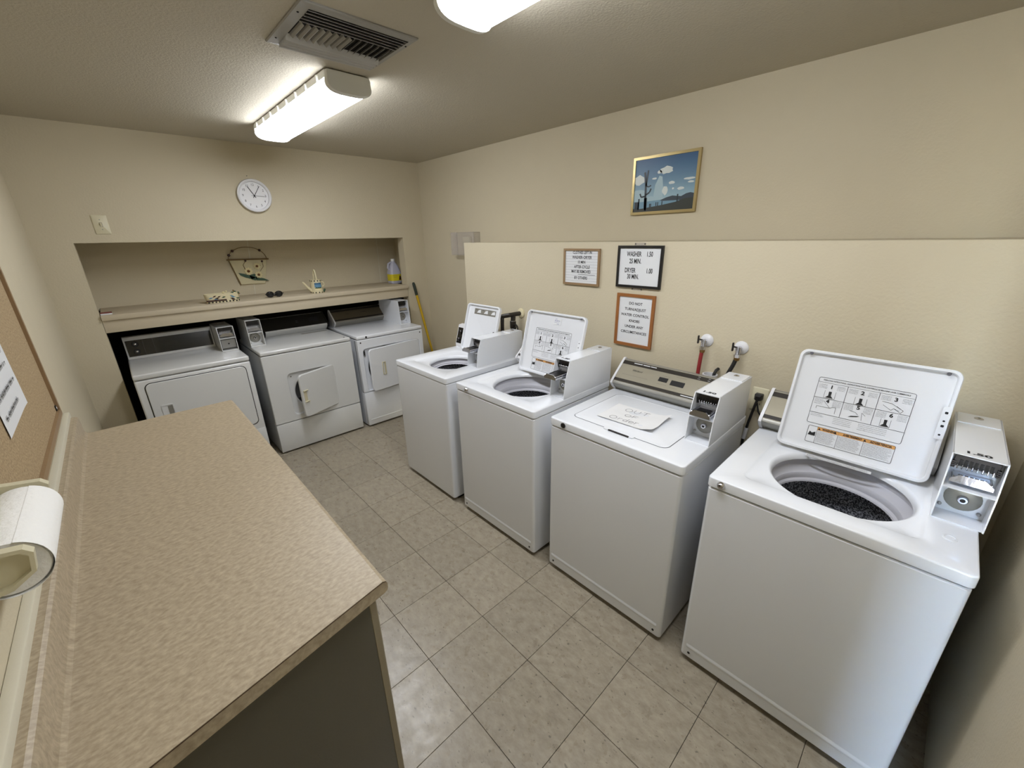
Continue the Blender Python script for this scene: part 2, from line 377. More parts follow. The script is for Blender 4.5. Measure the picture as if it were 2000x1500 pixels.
# ------------------------------------------------------------------ machines, all built facing local -Y, then turned
def rayrect(c, ang, rc, r):
    cx, cyy, hw, hh = rc; dx, dy = math.cos(ang), math.sin(ang); lo, hi = 0, 3
    for _ in range(34):
        mid = (lo+hi)/2; qx, qy = abs(c[0]+dx*mid-cx)-(hw-r), abs(c[1]+dy*mid-cyy)-(hh-r)
        d = math.hypot(max(qx, 0), max(qy, 0))+min(max(qx, qy), 0)-r
        if d < 0: lo = mid
        else: hi = mid
    return (c[0]+dx*lo, c[1]+dy*lo)
def deck_angles(c, rc, r):
    cx, cyy, hw, hh = rc; a = set(round(2*PI*k/112, 5) for k in range(112))
    for qx in (-1, 1):
        for qy in (-1, 1):
            for k in range(7):
                an = PI/2*k/6; px, py = cx+qx*(hw-r+r*math.cos(an)), cyy+qy*(hh-r+r*math.sin(an))
                a.add(round(math.atan2(py-c[1], px-c[0]) % (2*PI), 5))
    a = sorted(a); out = [a[0]]
    for k in a[1:]:
        if k-out[-1] > .006: out.append(k)
    return out
def cabinet(t, W, D, H, enamel, z0=.027, kick=True, screws=True, open_top=True):
    b = MM(enamel)
    if open_top: b.loft([rr3(0, D/2, W/2-.006, D/2-.006, .010, z0), rr3(0, D/2, W/2-.001, D/2-.001, .013, z0+.003), rr3(0, D/2, W/2, D/2, .014, z0+.010), rr3(0, D/2, W/2, D/2, .014, H-.006), rr3(0, D/2, W/2-.004, D/2-.004, .012, H-.001), rr3(0, D/2, W/2-.010, D/2-.010, .01, H)], True, False)
    else: b.box(-W/2, 0, z0, W/2, D, H, .011, 3)
    o = b.build('cabinet', enamel, t)
    b = MM(GREYINK); b.box(-W/2+.02, .05, .002, W/2-.02, D-.03, z0+.004); b.build('gap_shade', BLACK, t).data.materials[0] = BLACK  # black block stands in for the shade in the gap under the machine
    if kick:
        b = MM(enamel); n = 8
        pr = [(-.0004, .078), (-.0016, .083), (-.0022, .087), (-.0022, .090), (-.0012, .095), (-.0003, .101)]
        b.loft([[(-W/2+.022, y, z) for y, z in pr], [(W/2-.022, y, z) for y, z in pr]], False, False, closed=False)
        b.build('kick_ridge', enamel, o)
    if screws:
        for sx in (-1, 1):
            MM(DSTEEL).lathe([(.0055, 0), (.0055, .002), (.003, .0035)], (sx*(W/2-.035), 0, .055), (0, -1, 0), 10).build('screw', DSTEEL, o)
    return o
def deck(t, W, D, zb, zt, c, R, enamel, rec, oh=.003, blank=False, rd=1.0):
    rc = (0, D/2, W/2+oh, D/2+.0015); A = deck_angles(c, rc, .02); b = MM(enamel)
    L = lambda q, r, z: [(*rayrect(c, a, q, r), z) for a in A]
    ins = lambda q, d: (q[0], q[1], q[2]-d, q[3]-d)
    loops = [L(ins(rc, .006), .014, zb+.001), L(ins(rc, .001), .014, zb), L(rc, .015, zb+.001), L(rc, .015, zt-.0055), L(ins(rc, .0008), .0145, zt-.0026), L(ins(rc, .0026), .013, zt-.0008), L(ins(rc, .0055), .011, zt)]
    if rec:
        rq = rec
        loops += [L(rq, .03, zt), L(ins(rq, .006), .028, zt-.003), L(ins(rq, .014), .026, zt-.0075)]
    zz = zt-.0075 if rec else zt
    Cc = lambda r, z: [(c[0]+r*math.cos(a), c[1]+r*math.sin(a), z) for a in A]
    if not blank:
        loops += [Cc(R+.004, zz), Cc(R, zz-.0012), Cc(R-.006, zz-.006), Cc(R-.010, zz-.016), Cc(R-.011, zz-.022)]
        b.loft(loops, False, False)
    else: b.loft(loops, False, True)
    o = b.build('top_deck', enamel, t, angle=40)
    if not blank:
        b = MM(TUBP); z = zz-.022
        b.lathe([(r_, z+q_*rd) for r_, q_ in ((R+.012, .004), (R+.006, -.006), (R+.004, -.03), (R-.012, -.048), (R-.022, -.052), (R-.026, -.060), (R-.026, -.074), (R-.034, -.080), (R-.036, -.086))], (c[0], c[1], 0), (0, 0, 1), 64, False, False)
        b.build('tub_ring', TUBP, o, angle=28)
        b = MM(SPECK); b.lathe([(R-.03, z-.084*rd), (R+.01, z-.09*rd), (R+.02, z-.14), (R+.02, z-.40), (R-.02, z-.42), (.05, z-.42), (.045, z-.36), (.03, z-.22), (.0, z-.21)], (c[0], c[1], 0), (0, 0, 1), 48, False, False)
        b.build('wash_basket', SPECK, o)
    return o
def bolt(par, x, z, m, y=-.002, sq=False):
    b = MM(m)
    if sq: b.lathe([(.0135, 0), (.0135, .004), (.010, .006)], (x, y, z), (0, -1, 0), 8)
    else: b.lathe([(.014, 0), (.013, .006), (.009, .011), (.004, .012)], (x, y, z), (0, -1, 0), 14)
    b.build('front_bolt', m, par)
def console(t, W, y0, zt, face, capm, lower, style='bars', s0=None, s1=None, txt=True):
    """sloping control console with hooked end caps; y0 = knee depth"""
    prof = [(y0+.045, zt-.002), (y0+.016, zt+.024), (y0, zt+.046), (y0+.006, zt+.058), (y0+.126, zt+.163), (y0+.142, zt+.163), (y0+.150, zt+.150), (y0+.16, zt-.002)]
    x0 = -W/2 if s0 is None else s0; x1 = W/2 if s1 is None else s1
    b = MM(lower); ins = [(y0+.052, zt-.001), (y0+.022, zt+.026), (y0+.008, zt+.046), (y0+.013, zt+.056), (y0+.126, zt+.155), (y0+.142, zt+.156), (y0+.15, zt+.145), (y0+.155, zt-.001)]
    b.prism(ins, x0+.011, x1-.011, 'x'); o = b.build('console', lower, t, angle=25)
    for xa, xb in ((x0, x0+.012), (x1-.012, x1)):
        bb = MM(capm); bb.prism(prof, xa, xb, 'x'); e_ = bb.build('end_cap', capm, o, angle=25)
    Tf = frame((0, y0+.013, zt+.056), (1, 0, 0), (0, .113, .099)); Lf = math.hypot(.113, .099)
    b = MM(face, Tf); b.box(x0+.012, .004, .0002, x1-.012, Lf-.003, .0022); b.build('fascia_panel', face, o)
    b = M(Tf @ Matrix.Translation((0, 0, .0026))).use(BROWNST)
    a0, a1 = x0+.012, x1-.012
    if style == 'bars':
        b.poly2(I4, [(a0, .006), (a1, .006), (a1, .024), (a0, .024)]); b.poly2(I4, [(a0, Lf-.030), (a1, Lf-.030), (a1, Lf-.006), (a0, Lf-.006)])
        b.build('stripe', BROWNST, o, smooth=False)
    else: b.bm.free()
    return o, Tf @ Matrix.Translation((0, 0, .0034)), Lf
def coin_box(t, x0, x1, y0, y1, z0, z1, slide=.0, key=True, price=True, enamel=ENAM, rake=.046, chromeplate=False, door=True):
    """coin meter: two open bays at the front, coin slide above, lock below"""
    zm = z0+(z1-z0)*.52; th = .0035
    side = [(y0, z0), (y0+.012, zm), (y0+rake, z1), (y1, z1-.004), (y1, z0)]
    b = MM(enamel)
    b.prism(side, x0, x0+th, 'x'); b.prism(side, x1-th, x1, 'x')
    b.prism([(y0+rake, z1), (y1, z1-.004), (y1, z1-.004-th), (y0+rake, z1-th)], x0+.001, x1-.001, 'x')
    b.box(x0+th, y1-th, z0, x1-th, y1, z1-.008)
    b.box(x0+th, y0+.004, z0, x1-th, y1-th, z0+.004)
    b.prism([(y0+.013, zm-.002), (y0+.013, zm+.002), (y0+.085, zm+.004), (y0+.085, zm)], x0+th, x1-th, 'x')
    b.box(x0+th, y0+.072, z0+.004, x1-th, y0+.076, zm); b.box(x0+th, y0+.082, zm, x1-th, y0+.086, z1-.006)
    o = b.build('coin_box', enamel, t, angle=20)
    cx = (x0+x1)/2; wd = x1-x0
    # slide mechanism
    b = MM(DSTEEL); ys = y0+.078
    b.box(x0+.010, ys-.012, zm+.052, x1-.010, ys+.004, z1-.012, .001, 1)
    b.use(BLACK)
    for k in range(7):
        xx = cx+(k-3)*wd*.092
        b.box(xx-wd*.030, ys-.0135, zm+.056, xx+wd*.030, ys-.008, z1-.024)
    b.use(CHROME)
    for k in range(8):
        xx = cx+(k-3.5)*wd*.092
        b.box(xx-wd*.014, ys-.020, zm+.046, xx+wd*.014, ys-.006, zm+.060, .001, 1)
    for sx in (-1, 1):
        b.use(DSTEEL)
        for q in range(4): b.box(cx+sx*wd*.40-.004, ys-.018, z1-.030-.006*q, cx+sx*wd*.40+.004, ys-.008, z1-.034-.006*q)
    b.build('coin_chute', CHROME, o, angle=20)
    b = MM(CHROME); yf = y0+.030-slide; z = zm+.022; hw = wd*.36
    b.box(cx-hw, yf, z, cx+hw, ys, z+.006, .001, 1)
    n = 8; pr = [(cx-hw-.004, z-.006), (cx-hw*.55, z+.020), (cx+hw*.55, z+.020), (cx+hw+.004, z-.006)]
    b.prism([(cx-hw-.004, z-.008), (cx+hw+.004, z-.008), (cx+hw+.004, z+.002), (cx+hw*.62, z+.018), (cx-hw*.62, z+.018), (cx-hw-.004, z+.002)], yf-.003, yf+.003, 'y')
    b.box(cx-hw, yf, z-.010, cx-hw+.004, ys, z+.010, .001, 1); b.box(cx+hw-.004, yf, z-.010, cx+hw, ys, z+.010, .001, 1)
    b.use(DSTEEL); b.box(cx-hw*.7, yf+.004, z+.005, cx+hw*.7, ys-.02, z+.008)
    b.build('coin_slide', CHROME, o, angle=20)
    zc = z0+(zm-z0)*.55
    if chromeplate:
        b = MM(STEEL); b.box(x0+.008, y0+.020, z0+.020, x1-.008, y0+.026, zm-.010, .002, 1); b.use(BLACK); b.lathe([(.006, 0), (.006, .002)], (cx, y0+.019, zc), (0, -1, 0), 12); b.build('cash_door', STEEL, o)
    else:
        b = MM(GREYM); b.lathe([(wd*.36, 0), (wd*.36, .004), (wd*.32, .007), (wd*.13, .010)], (cx, y0+.072, zc), (0, -1, 0), 24)
        b.use(CHROME); b.lathe([(wd*.115, .009), (wd*.115, .018), (wd*.09, .022), (wd*.06, .022)], (cx, y0+.072, zc), (0, -1, 0), 18)
        b.use(BLACK); b.lathe([(wd*.055, .0221), (wd*.04, .0235)], (cx, y0+.072, zc), (0, -1, 0), 12)
        b.build('lock', GREYM, o)
        for sx in (-1, 1): MM(STEEL).sphere((cx+sx*wd*.37, y0+.068, z0+.022), .0055, seg=10, rings=6).build('screw', STEEL, o)
    if door:
        b = MM(enamel); b.box(x0+.006, y1-.115, z1-.0035, x1-.006, y1-.008, z1+.0006, .0006, 1); b.build('service_lid', enamel, o)
        b = MM(CHROME); b.lathe([(.012, 0), (.012, .004), (.009, .006)], (cx, y1-.05, z1-.002), (0, 0, 1), 16); b.use(BLACK).lathe([(.004, .006), (.003, .0065)], (cx, y1-.05, z1-.002), (0, 0, 1), 8); b.build('top_lock', CHROME, o)
    if price:
        b = MM(INK); b.text('1.50', .024, frame((cx-.004, y0+rake+.026, z1+.0006), (1, 0, 0), (0, 1, 0)), sx=1.35, bold=.0009); b.build('price_lettering', INK, o, smooth=False)
    return o
def open_lid(t, xc, y0, z0, wd, ln, ang, r=.028):
    """raised lid: rounded tray, its underside towards the front"""
    v = (0, math.cos(ang), math.sin(ang)); Tl = frame((xc, y0, z0), (1, 0, 0), v)   # w faces front
    b = M(Tl).use(ENAM); h, l2 = wd/2, ln/2
    b.loft([rr3(0, l2, h-.004, l2-.004, r-.004, -.016), rr3(0, l2, h, l2, r, -.012), rr3(0, l2, h, l2, r, .006), rr3(0, l2, h-.002, l2-.002, r-.002, .0085), rr3(0, l2, h-.009, l2-.009, r-.006, .0085), rr3(0, l2, h-.011, l2-.011, r-.008, .005), rr3(0, l2, h-.013, l2-.014, r-.010, -.006), rr3(0, l2, h-.017, l2-.018, r-.012, -.0075)])
    o = b.build('lid', ENAM, t, angle=25)
    return o, Tl @ Matrix.Translation((0, 0, -.0065))
def instr_label(par, T, x0, x1, v0, v1, w0, w1, wx0, wx1, detail=True):
    rnd = random.Random(3); lw = .0014
    b = M(T).use(LINEINK)
    P = rr((x0+x1)/2, (v0+v1)/2, (x1-x0)/2, (v1-v0)/2, .006, 3)
    for i in range(len(P)): b.bar2(I4, *P[i], *P[(i+1) % len(P)], lw)
    W_, H = x1-x0, v1-v0; X = lambda f: x0+W_*f; V = lambda f: v0+H*f
    if not detail: pass
    b.bar2(I4, x0, V(.90), x1, V(.90), lw*.6)
    for f in (.335, .668): b.bar2(I4, X(f), V(.24), X(f), V(.90), lw)
    b.bar2(I4, x0, V(.565), x1, V(.565), lw); b.bar2(I4, x0, V(.235), x1, V(.235), lw)
    P = rr((wx0+wx1)/2, (w0+w1)/2, (wx1-wx0)/2, (w1-w0)/2, .004, 3)
    for i in range(len(P)): b.bar2(I4, *P[i], *P[(i+1) % len(P)], lw)
    WW = wx1-wx0; xs = [wx0+WW*.115, wx0+WW*.37, wx0+WW*.665]
    for f in xs: b.bar2(I4, f, w0, f, w1, lw*.8)
    b.build('label_rules', LINEINK, par, smooth=False)
    b = M(T).use(ORANGE)
    b.poly2(I4, [(xs[0], w1-.0006), (xs[0], w1-.0125), (wx1-.001, w1-.0125), (wx1-.001, w1-.0006)]); b.build('orange_band', ORANGE, par, smooth=False)
    b = M(T @ Matrix.Translation((0, 0, .0004))).use(INK)
    b.text('OPERATING INSTRUCTIONS - INSTRUCTIONS POUR COUVERCLE DE MACHINE LAVER COMMERCIALE', .0068, frame((x0+W_*.5, V(.95), 0), (1, 0, 0), (0, 1, 0)), sx=W_/.278*.80, bold=.0001)
    for k, (fx, fv) in enumerate(((.165, .82), (.50, .82), (.835, .82), (.165, .515), (.50, .515), (.835, .50))):
        b.text(str(k+1), .019, frame((X(fx), V(fv), 0), (1, 0, 0), (0, 1, 0)), sx=1.1, bold=.0006)
    for xa, xb, s_ in ((xs[0], xs[1], 'WARNING'), (xs[1], xs[2], 'AVERTISSEMENT'), (xs[2], wx1, 'ADVERTENCIA')):
        cx = (xa+xb)/2+.004; hh = w1-.0066
        b.text(s_, .0105 if len(s_) < 12 else .0098, frame((cx, hh, 0), (1, 0, 0), (0, 1, 0)), sx=.86 if len(s_) < 12 else .78, bold=.0004)
        q = cx-len(s_)*(.0034)-.0075; b.poly2(I4, [(q-.0045, hh-.004), (q+.0045, hh-.004), (q, hh+.004)])
    # pictograms: agitator tubs, hand, lid sketch
    def tub(fx, fv, s_=1):
        cx, cv = X(fx), V(fv)
        b.bar2(I4, cx-.017*s_, cv+.014, cx-.017*s_, cv-.014, .0008); b.bar2(I4, cx+.017*s_, cv+.014, cx+.017*s_, cv-.014, .0008); b.bar2(I4, cx-.017*s_, cv-.014, cx+.017*s_, cv-.014, .0008)
        b.poly2(I4, [(cx-.0045, cv+.012), (cx+.0045, cv+.012), (cx+.004, cv-.004), (cx+.012, cv-.012), (cx-.012, cv-.012), (cx-.004, cv-.004)])
    tub(.165, .66); tub(.50, .645); tub(.80, .335, .8)
    cx, cv = X(.165), V(.36)
    for q in ((-.03, .004, .012, .004), (.012, .004, -.012, .028), (-.03, .004, -.03, -.006), (.012, .004, .02, .010), (.02, .010, .03, .010), (.03, .010, .03, -.014)): b.bar2(I4, cx+q[0], cv+q[1], cx+q[2], cv+q[3], .001)
    cx, cv = X(.835), V(.68)
    for q in ((-.035, .012, -.008, .010), (-.008, .010, .018, -.004), (-.03, 0, -.006, -.014), (-.006, -.014, .0, -.006), (.0, -.006, .016, -.012), (.006, .004, .026, -.008), (.026, -.008, .020, -.018), (.020, -.018, .0, -.006)): b.bar2(I4, cx+q[0], cv+q[1], cx+q[2], cv+q[3], .0009)
    cx, cv = X(.50), V(.36)
    b.poly2(I4, [(cx-.022, cv-.012), (cx+.004, cv-.006), (cx+.010, cv-.001), (cx-.014, cv-.006)])
    for q in ((-.02, .012, -.004, .010), (-.004, .010, .004, .002), (.014, .012, .018, -.016), (.014, .012, .026, .004)): b.bar2(I4, cx+q[0], cv+q[1], cx+q[2], cv+q[3], .0009)
    b.poly2(I4, [(wx0+.004, w0+(w1-w0)*.42), (wx0+WW*.105, w0+(w1-w0)*.42), (wx0+WW*.10, w0+(w1-w0)*.68), (wx0+WW*.06, w0+(w1-w0)*.58), (wx0+WW*.03, w0+(w1-w0)*.66)])
    b.build('label_lettering', INK, par, smooth=False)
    b = M(T @ Matrix.Translation((0, 0, .0003))).use(GREYINK); h = .0021
    for c_ in range(3):
        for r_ in range(2):
            fx, fv = .165+.335*c_, .86-.325*r_
            for k in range(4 if r_ == 0 else 5):
                b.scrawl(I4, X(fx-.145), V(fv-.025*k), X(fx-.05), h, rnd); b.scrawl(I4, X(fx+.06), V(fv-.025*k), X(fx+.15), h, rnd)
    for k in range(4):
        b.scrawl(I4, X(.28), V(.195-.035*k), X(.48), h, rnd); b.scrawl(I4, X(.55), V(.195-.035*k), X(.84), h, rnd)
    b.scrawl(I4, X(.02), V(.2), X(.15), h, rnd); b.scrawl(I4, X(.02), V(.17), X(.17), h, rnd)
    for k in range(11):
        vv = w1-.0165-(w1-w0-.020)/11*k
        for xa, xb in ((xs[0], xs[1]), (xs[1], xs[2]), (xs[2], wx1)): b.scrawl(I4, xa+.003, vv, xb-.004-rnd.random()*.012, h, rnd)
    b.build('fine_print', GREYINK, par, smooth=False)
    for o_ in par.children:
        if o_.name.startswith('fine_print'): o_['kind'] = 'stuff'

RW = -PI/2
ZT, ZBk = .908, .8705
GW = 'top load washers along the right wall'
# --- washer nearest the camera
W4 = thing('washing_machine', 'nearest white washer, lid up, big open tub and full label panel', 'washing machine', (.483, -1.695, 0), RW, GW)
cabinet(W4, .660, .665, .8655, ENAM); d = deck(W4, .660, .668, ZBk, ZT, (0, .287), .208, ENAM, (-.012, .290, .240, .212))
bolt(d, -.285, .890, CHROME)
MM(ENAM).lathe([(.0165, 0), (.0165, .0012), (.012, .0022), (.011, .001)], (.275, .150, ZT), (0, 0, 1), 24).build('deck_plug', ENAM, d)
console(W4, .668, .512, ZT, SILVERP, PLAS, GREYM, s1=.226)
coin_box(W4, .229, .341, .238, .705, ZT, 1.112, slide=0)
lid, TL = open_lid(W4, -.014, .445, .914, .452, .392, math.radians(74.4))
instr_label(lid, TL @ Matrix.Translation((.014, 0, 0)), -.159, .119, .111, .293, .035, .100, -.148, .110)
for sx in (-1, 1):
    MM(GREYINK).lathe([(.006, 0), (.005, .0025)], (0, 0, 0), (0, 0, 1), 12).build('bumper', GREYINK, lid).matrix_local = TL @ Matrix.Translation((sx*.19, .377, .013))
b = M(TL).use(ENAM); b.prism(rr(.214, .215, .011, .056, .006, 3), .010, .017); b.use(INK)
for vv, q in ((.250, 1), (.222, 0), (.205, 1), (.175, 0)): b.prism(rr(.214, vv, .004 if q else .003, .004 if q else .003, .002, 2), .0165, .0176)
b.build('hinge_bracket', ENAM, lid)
b = M(frame((0, .434, .903), (1, 0, 0), (0, .35, .9))).use(PAPER); b.poly2(I4, [(-.13, -.006), (.07, -.006), (.07, .004), (-.13, .004)]); b.use(GREYINK)
rq = random.Random(5); Tq = Matrix.Translation((0, 0, .0003))
for k in range(2): b.scrawl(Tq, -.125, -.003+.004*k, .06, .002, rq)
b.build('rating_plate', PAPER, d, smooth=False)
# --- out of order washer
W3 = thing('washing_machine', 'white washer with closed lid carrying an OUT OF Order sheet', 'washing machine', (.475, -.945, 0), RW, GW)
cabinet(W3, .660, .662, .8655, ENAM); d = deck(W3, .660, .664, ZBk, ZT, (0, .287), .2, ENAM, None, blank=True)
bolt(d, -.248, .889, BLACK, sq=True)
b = MM(ENAM); lc = (-.022, .290); 
b.loft([rr3(*lc, .240, .205, .030, ZT-.001), rr3(*lc, .240, .205, .030, ZT+.0012), rr3(*lc, .236, .201, .028, ZT+.0025), rr3(*lc, .222, .187, .022, ZT+.0016), rr3(*lc, .214, .179, .02, ZT+.0030)])
lid3 = b.build('lid', ENAM, W3, angle=20)
MM(GREYINK).loft([rr3(*lc, .243, .208, .032, ZT+.0004), rr3(*lc, .2385, .2035, .030, ZT+.0006)], False, False).build('lid_seam', GREYINK, lid3)
b = MM(ENAM); b.prism(rr(.0, .078, .075, .012, .008, 4), ZT+.001, ZT+.0046); b.use(DSTEEL); b.prism(rr(.004, .068, .052, .0045, .003, 3), ZT+.001, ZT+.0052); b.build('finger_pull', ENAM, lid3)
o, Tf, Lf = console(W3, .668, .507, ZT, SILVERP, PLAS, GREYM, s1=.226)
b = M(Tf).use(INK)
b.text('Whirlpool', .016, frame((-.215, Lf*.60, 0), (1, 0, 0), (0, 1, 0)), ital=.3, sx=.9)
b.build('console_lettering', INK, o, smooth=False)
b = M(Tf).use(GREYINK); rq = random.Random(9)
b.scrawl(I4, -.29, Lf*.37, -.14, .0022, rq); b.scrawl(I4, -.085, Lf*.31, -.03, .002, rq); b.scrawl(I4, -.01, Lf*.27, .03, .002, rq); b.scrawl(I4, .0, Lf*.72, .055, .0024, rq); b.scrawl(I4, .12, Lf*.50, .21, .0022, rq)
b.scrawl(I4, -.075, Lf*.66, -.03, .002, rq); b.build('console_print', GREYINK, o, smooth=False)
b = M(Tf).use(BLACK)
b.box(-.082, Lf*.42, -.001, -.035, Lf*.58, .002); b.box(-.015, Lf*.37, -.001, .055, Lf*.56, .002); b.build('selector_switch', BLACK, o)
b = M(Tf @ Matrix.Translation((0, 0, .0003))).use(PAPER)
for xa, xb in ((-.255, -.205), (-.200, -.160), (-.156, -.122)): b.poly2(I4, [(xa, Lf-.017), (xb, Lf-.017), (xb, Lf-.0125), (xa, Lf-.0125)])
for xa in (.10, .15, .20): b.scrawl(I4, xa, Lf-.012, xa+.011, .004, rq); b.scrawl(I4, xa, Lf-.023, xa+.011, .004, rq)
b.poly2(I4, [(.06, .012), (.17, .012), (.17, .0165), (.06, .0165)])
b.build('console_marks', PAPER, o, smooth=False)
coin_box(W3, .229, .331, .222, .640, ZT, 1.112, slide=.035)
# --- washer with blue sticker
W2 = thing('washing_machine', 'white washer, lid up, with small blue sticker above its instruction label', 'washing machine', (.457, -.194, 0), RW, GW)
cabinet(W2, .652, .668, .8655, ENAM); d = deck(W2, .652, .670, ZBk, ZT, (-.004, .290), .208, ENAM, (-.010, .292, .238, .212))
bolt(d, -.218, .889, CHROME)
console(W2, .660, .507, ZT, PLAS, PLAS, PLAS, s1=.225)
coin_box(W2, .228, .328, .230, .665, ZT, 1.112, slide=.085)
lid, TL = open_lid(W2, .003, .440, .914, .462, .392, math.radians(74.8))
instr_label(lid, TL @ Matrix.Translation((-.003, 0, 0)), -.141, .141, .101, .287, .022, .094, -.130, .132)
for sx in (-1, 1):
    MM(GREYINK).lathe([(.006, 0), (.005, .0025)], (0, 0, 0), (0, 0, 1), 12).build('bumper', GREYINK, lid).matrix_local = TL @ Matrix.Translation((sx*.195, .377, .013))
b = M(TL @ Matrix.Translation((0, 0, .0003))).use(PAPER); b.poly2(I4, [(-.018, .322), (.042, .322), (.042, .363), (-.018, .363)])
b.use(BLUEINK); T_ = Matrix.Translation((0, 0, .0003)); b.scrawl(T_, -.006, .348, .034, .009, rq, .1); b.scrawl(T_, -.004, .357, .010, .005, rq, .1); b.scrawl(T_, -.008, .337, .03, .003, rq); b.scrawl(T_, .012, .328, .03, .004, rq)
b.build('blue_sticker', PAPER, lid, smooth=False)
b = M(TL).use(ENAM); b.prism(rr(.214, .205, .009, .05, .005, 3), .010, .016); b.use(INK)
for vv in (.24, .215, .19, .17): b.prism(rr(.214, vv, .0025, .0025, .0015, 2), .0155, .0166)
b.build('hinge_bracket', ENAM, lid)
# --- farthest washer
W1 = thing('washing_machine', 'farthest white washer, narrow open lid with a grey pictogram strip', 'washing machine', (.447, .540, 0), RW, GW)
cabinet(W1, .624, .660, .868, ENAM, kick=False, screws=False); d = deck(W1, .624, .662, .872, ZT, (.02, .272), .170, ENAM, (-.008, .275, .2, .200), rd=.42)
b = MM(PLAS); b.prism([(.542, ZT-.001), (.541, ZT+.025), (.585, ZT+.170), (.62, ZT+.174), (.655, ZT-.001)], -.312, .176, 'x'); o = b.build('console', PLAS, W1, angle=25)
Tf = frame((0, .541, ZT+.025), (1, 0, 0), (0, .044, .145))
b = M(Tf).use(GLOSSB); b.box(-.304, .006, -.001, .165, .130, .002); b.build('fascia_panel', GLOSSB, o)
for xx, vv in ((-.280, .035), (-.272, .095), (-.235, .06)):
    b = M(Tf).use(DSTEEL); b.lathe([(.016, .001), (.016, .010), (.011, .014)], (xx, vv, 0), (0, 0, 1), 16); b.build('control_knob', DSTEEL, o)
coin_box(W1, .179, .282, .277, .712, ZT, 1.094, slide=.070, price=False)
lid, TL = open_lid(W1, -.008, .500, .914, .372, .362, math.radians(73))
b = M(TL @ Matrix.Translation((0, 0, .0004))).use(GREYM)
TT = Matrix.Translation((0, 0, .0003))
b.poly2(I4, [(-.105, .288), (.135, .288), (.135, .330), (-.105, .330)]); b.use(PAPER)
for k in range(3):
    x0 = -.10+.08*k; b.poly2(TT, [(x0+.025, .298), (x0+.07, .300), (x0+.065, .324), (x0+.04, .318)])
b.use(INK)
for k in range(3):
    b.scrawl(Matrix.Translation((0, 0, .0005)), -.10+.08*k, .321, -.07+.08*k, .004, rq); b.scrawl(Matrix.Translation((0, 0, .0005)), -.10+.08*k, .293, -.045+.08*k, .003, rq)
b.build('pictogram_strip', GREYM, lid, smooth=False)
for xx, vv in ((-.186, .215), (.155, .175)):
    MM(BLACK).lathe([(.007, 0), (.005, .005)], (0, 0, 0), (0, 0, 1), 12).build('bumper', BLACK, lid).matrix_local = TL @ Matrix.Translation((xx, vv, .006))

# sheet of paper on the closed lid
t = thing('paper_notice', 'hand-lettered OUT OF Order sheet lying crumpled on the closed washer lid', 'paper', (.73, -.90, ZT+.003))
b = MM(SHEET); nx, ny = 22, 18
def sheet_z(u, v):
    z = .0012+.0012*math.sin(5*u+3*v)+.001*math.sin(9*v-4*u)
    c = max(0, u-.72)/.28; z += c*c*.020*(.4+.6*v) + (max(0, .25-v)/.25)**2*.003+max(0, u-.8)*max(0, .35-v)*.12
    return z
ts = math.radians(2)
def sheet_p(u, v):   # u along -y (reader's right), v along +x (reader's up)
    a, b_ = (u-.5)*.279, (v-.5)*.205
    a2 = a*math.cos(ts)-b_*math.sin(ts); b2 = a*math.sin(ts)+b_*math.cos(ts)
    return (b2+.008, -a2-.010, sheet_z(u, v)+.0004)
for i in range(nx):
    for j in range(ny): b.face([sheet_p(i/nx, j/ny), sheet_p((i+1)/nx, j/ny), sheet_p((i+1)/nx, (j+1)/ny), sheet_p(i/nx, (j+1)/ny)])
bmesh.ops.remove_doubles(b.bm, verts=b.bm.verts, dist=1e-5); so = b.build('sheet', SHEET, t, angle=80)
b = MM(GREYINK)
def pen(strokes, ou, ov, s_):
    for st in strokes:
        for (x0, y0), (x1, y1) in zip(st, st[1:]):
            for k in range(3):
                f0, f1 = k/3, (k+1)/3
                p0 = sheet_p(ou+(x0+(x1-x0)*f0)*s_/.279, ov+(y0+(y1-y0)*f0)*s_/.205); p1 = sheet_p(ou+(x0+(x1-x0)*f1)*s_/.279, ov+(y0+(y1-y0)*f1)*s_/.205)
                d = Vector(p1)-Vector(p0); n = Vector((-d.y, d.x, 0)).normalized()*.0011
                q = [Vector(p0)+n, Vector(p0)-n, Vector(p1)-n, Vector(p1)+n]; b.face([(v.x, v.y, v.z+.0007) for v in q])
def oval(w_, h): return [(w_/2+w_/2*math.cos(a*PI/8), h/2+h/2*math.sin(a*PI/8)) for a in range(17)]
off = lambda st, dx: [(x+dx, y) for x, y in st]
G = {'O': ([oval(1, 1)], 1.35), 'U': ([[(0, 1), (0, .3), (.2, 0), (.55, 0), (.75, .3), (.75, 1)]], 1.1), 'T': ([[(0, 1), (1, 1)], [(.5, 1), (.5, 0)]], 1.3),
     'F': ([[(0, 0), (0, 1), (.75, 1)], [(0, .5), (.6, .5)]], 1.1), 'r': ([[(0, .65), (0, 0)], [(0, .45), (.25, .65), (.45, .62)]], .65),
     'd': ([[(.6, 1.05), (.6, 0)], [(.6, .5), (.3, .65), (0, .35), (.2, 0), (.6, .15)]], .85), 'e': ([[(0, .35), (.6, .38), (.5, .62), (.2, .62), (0, .35), (.15, .02), (.6, .06)]], .85)}
for word, u0, v0, s_ in (('OUT', .235, .70, .034), ('OF', .35, .41, .028), ('Order', .18, .10, .034)):
    x = 0
    for ch in word: st, ad = G[ch]; pen([off(q, x) for q in st], u0, v0+x*.018, s_); x += ad
b.build('handwriting', GREYINK, t, smooth=False)

# --- dryers
GD = 'front load dryers in the back wall niche'
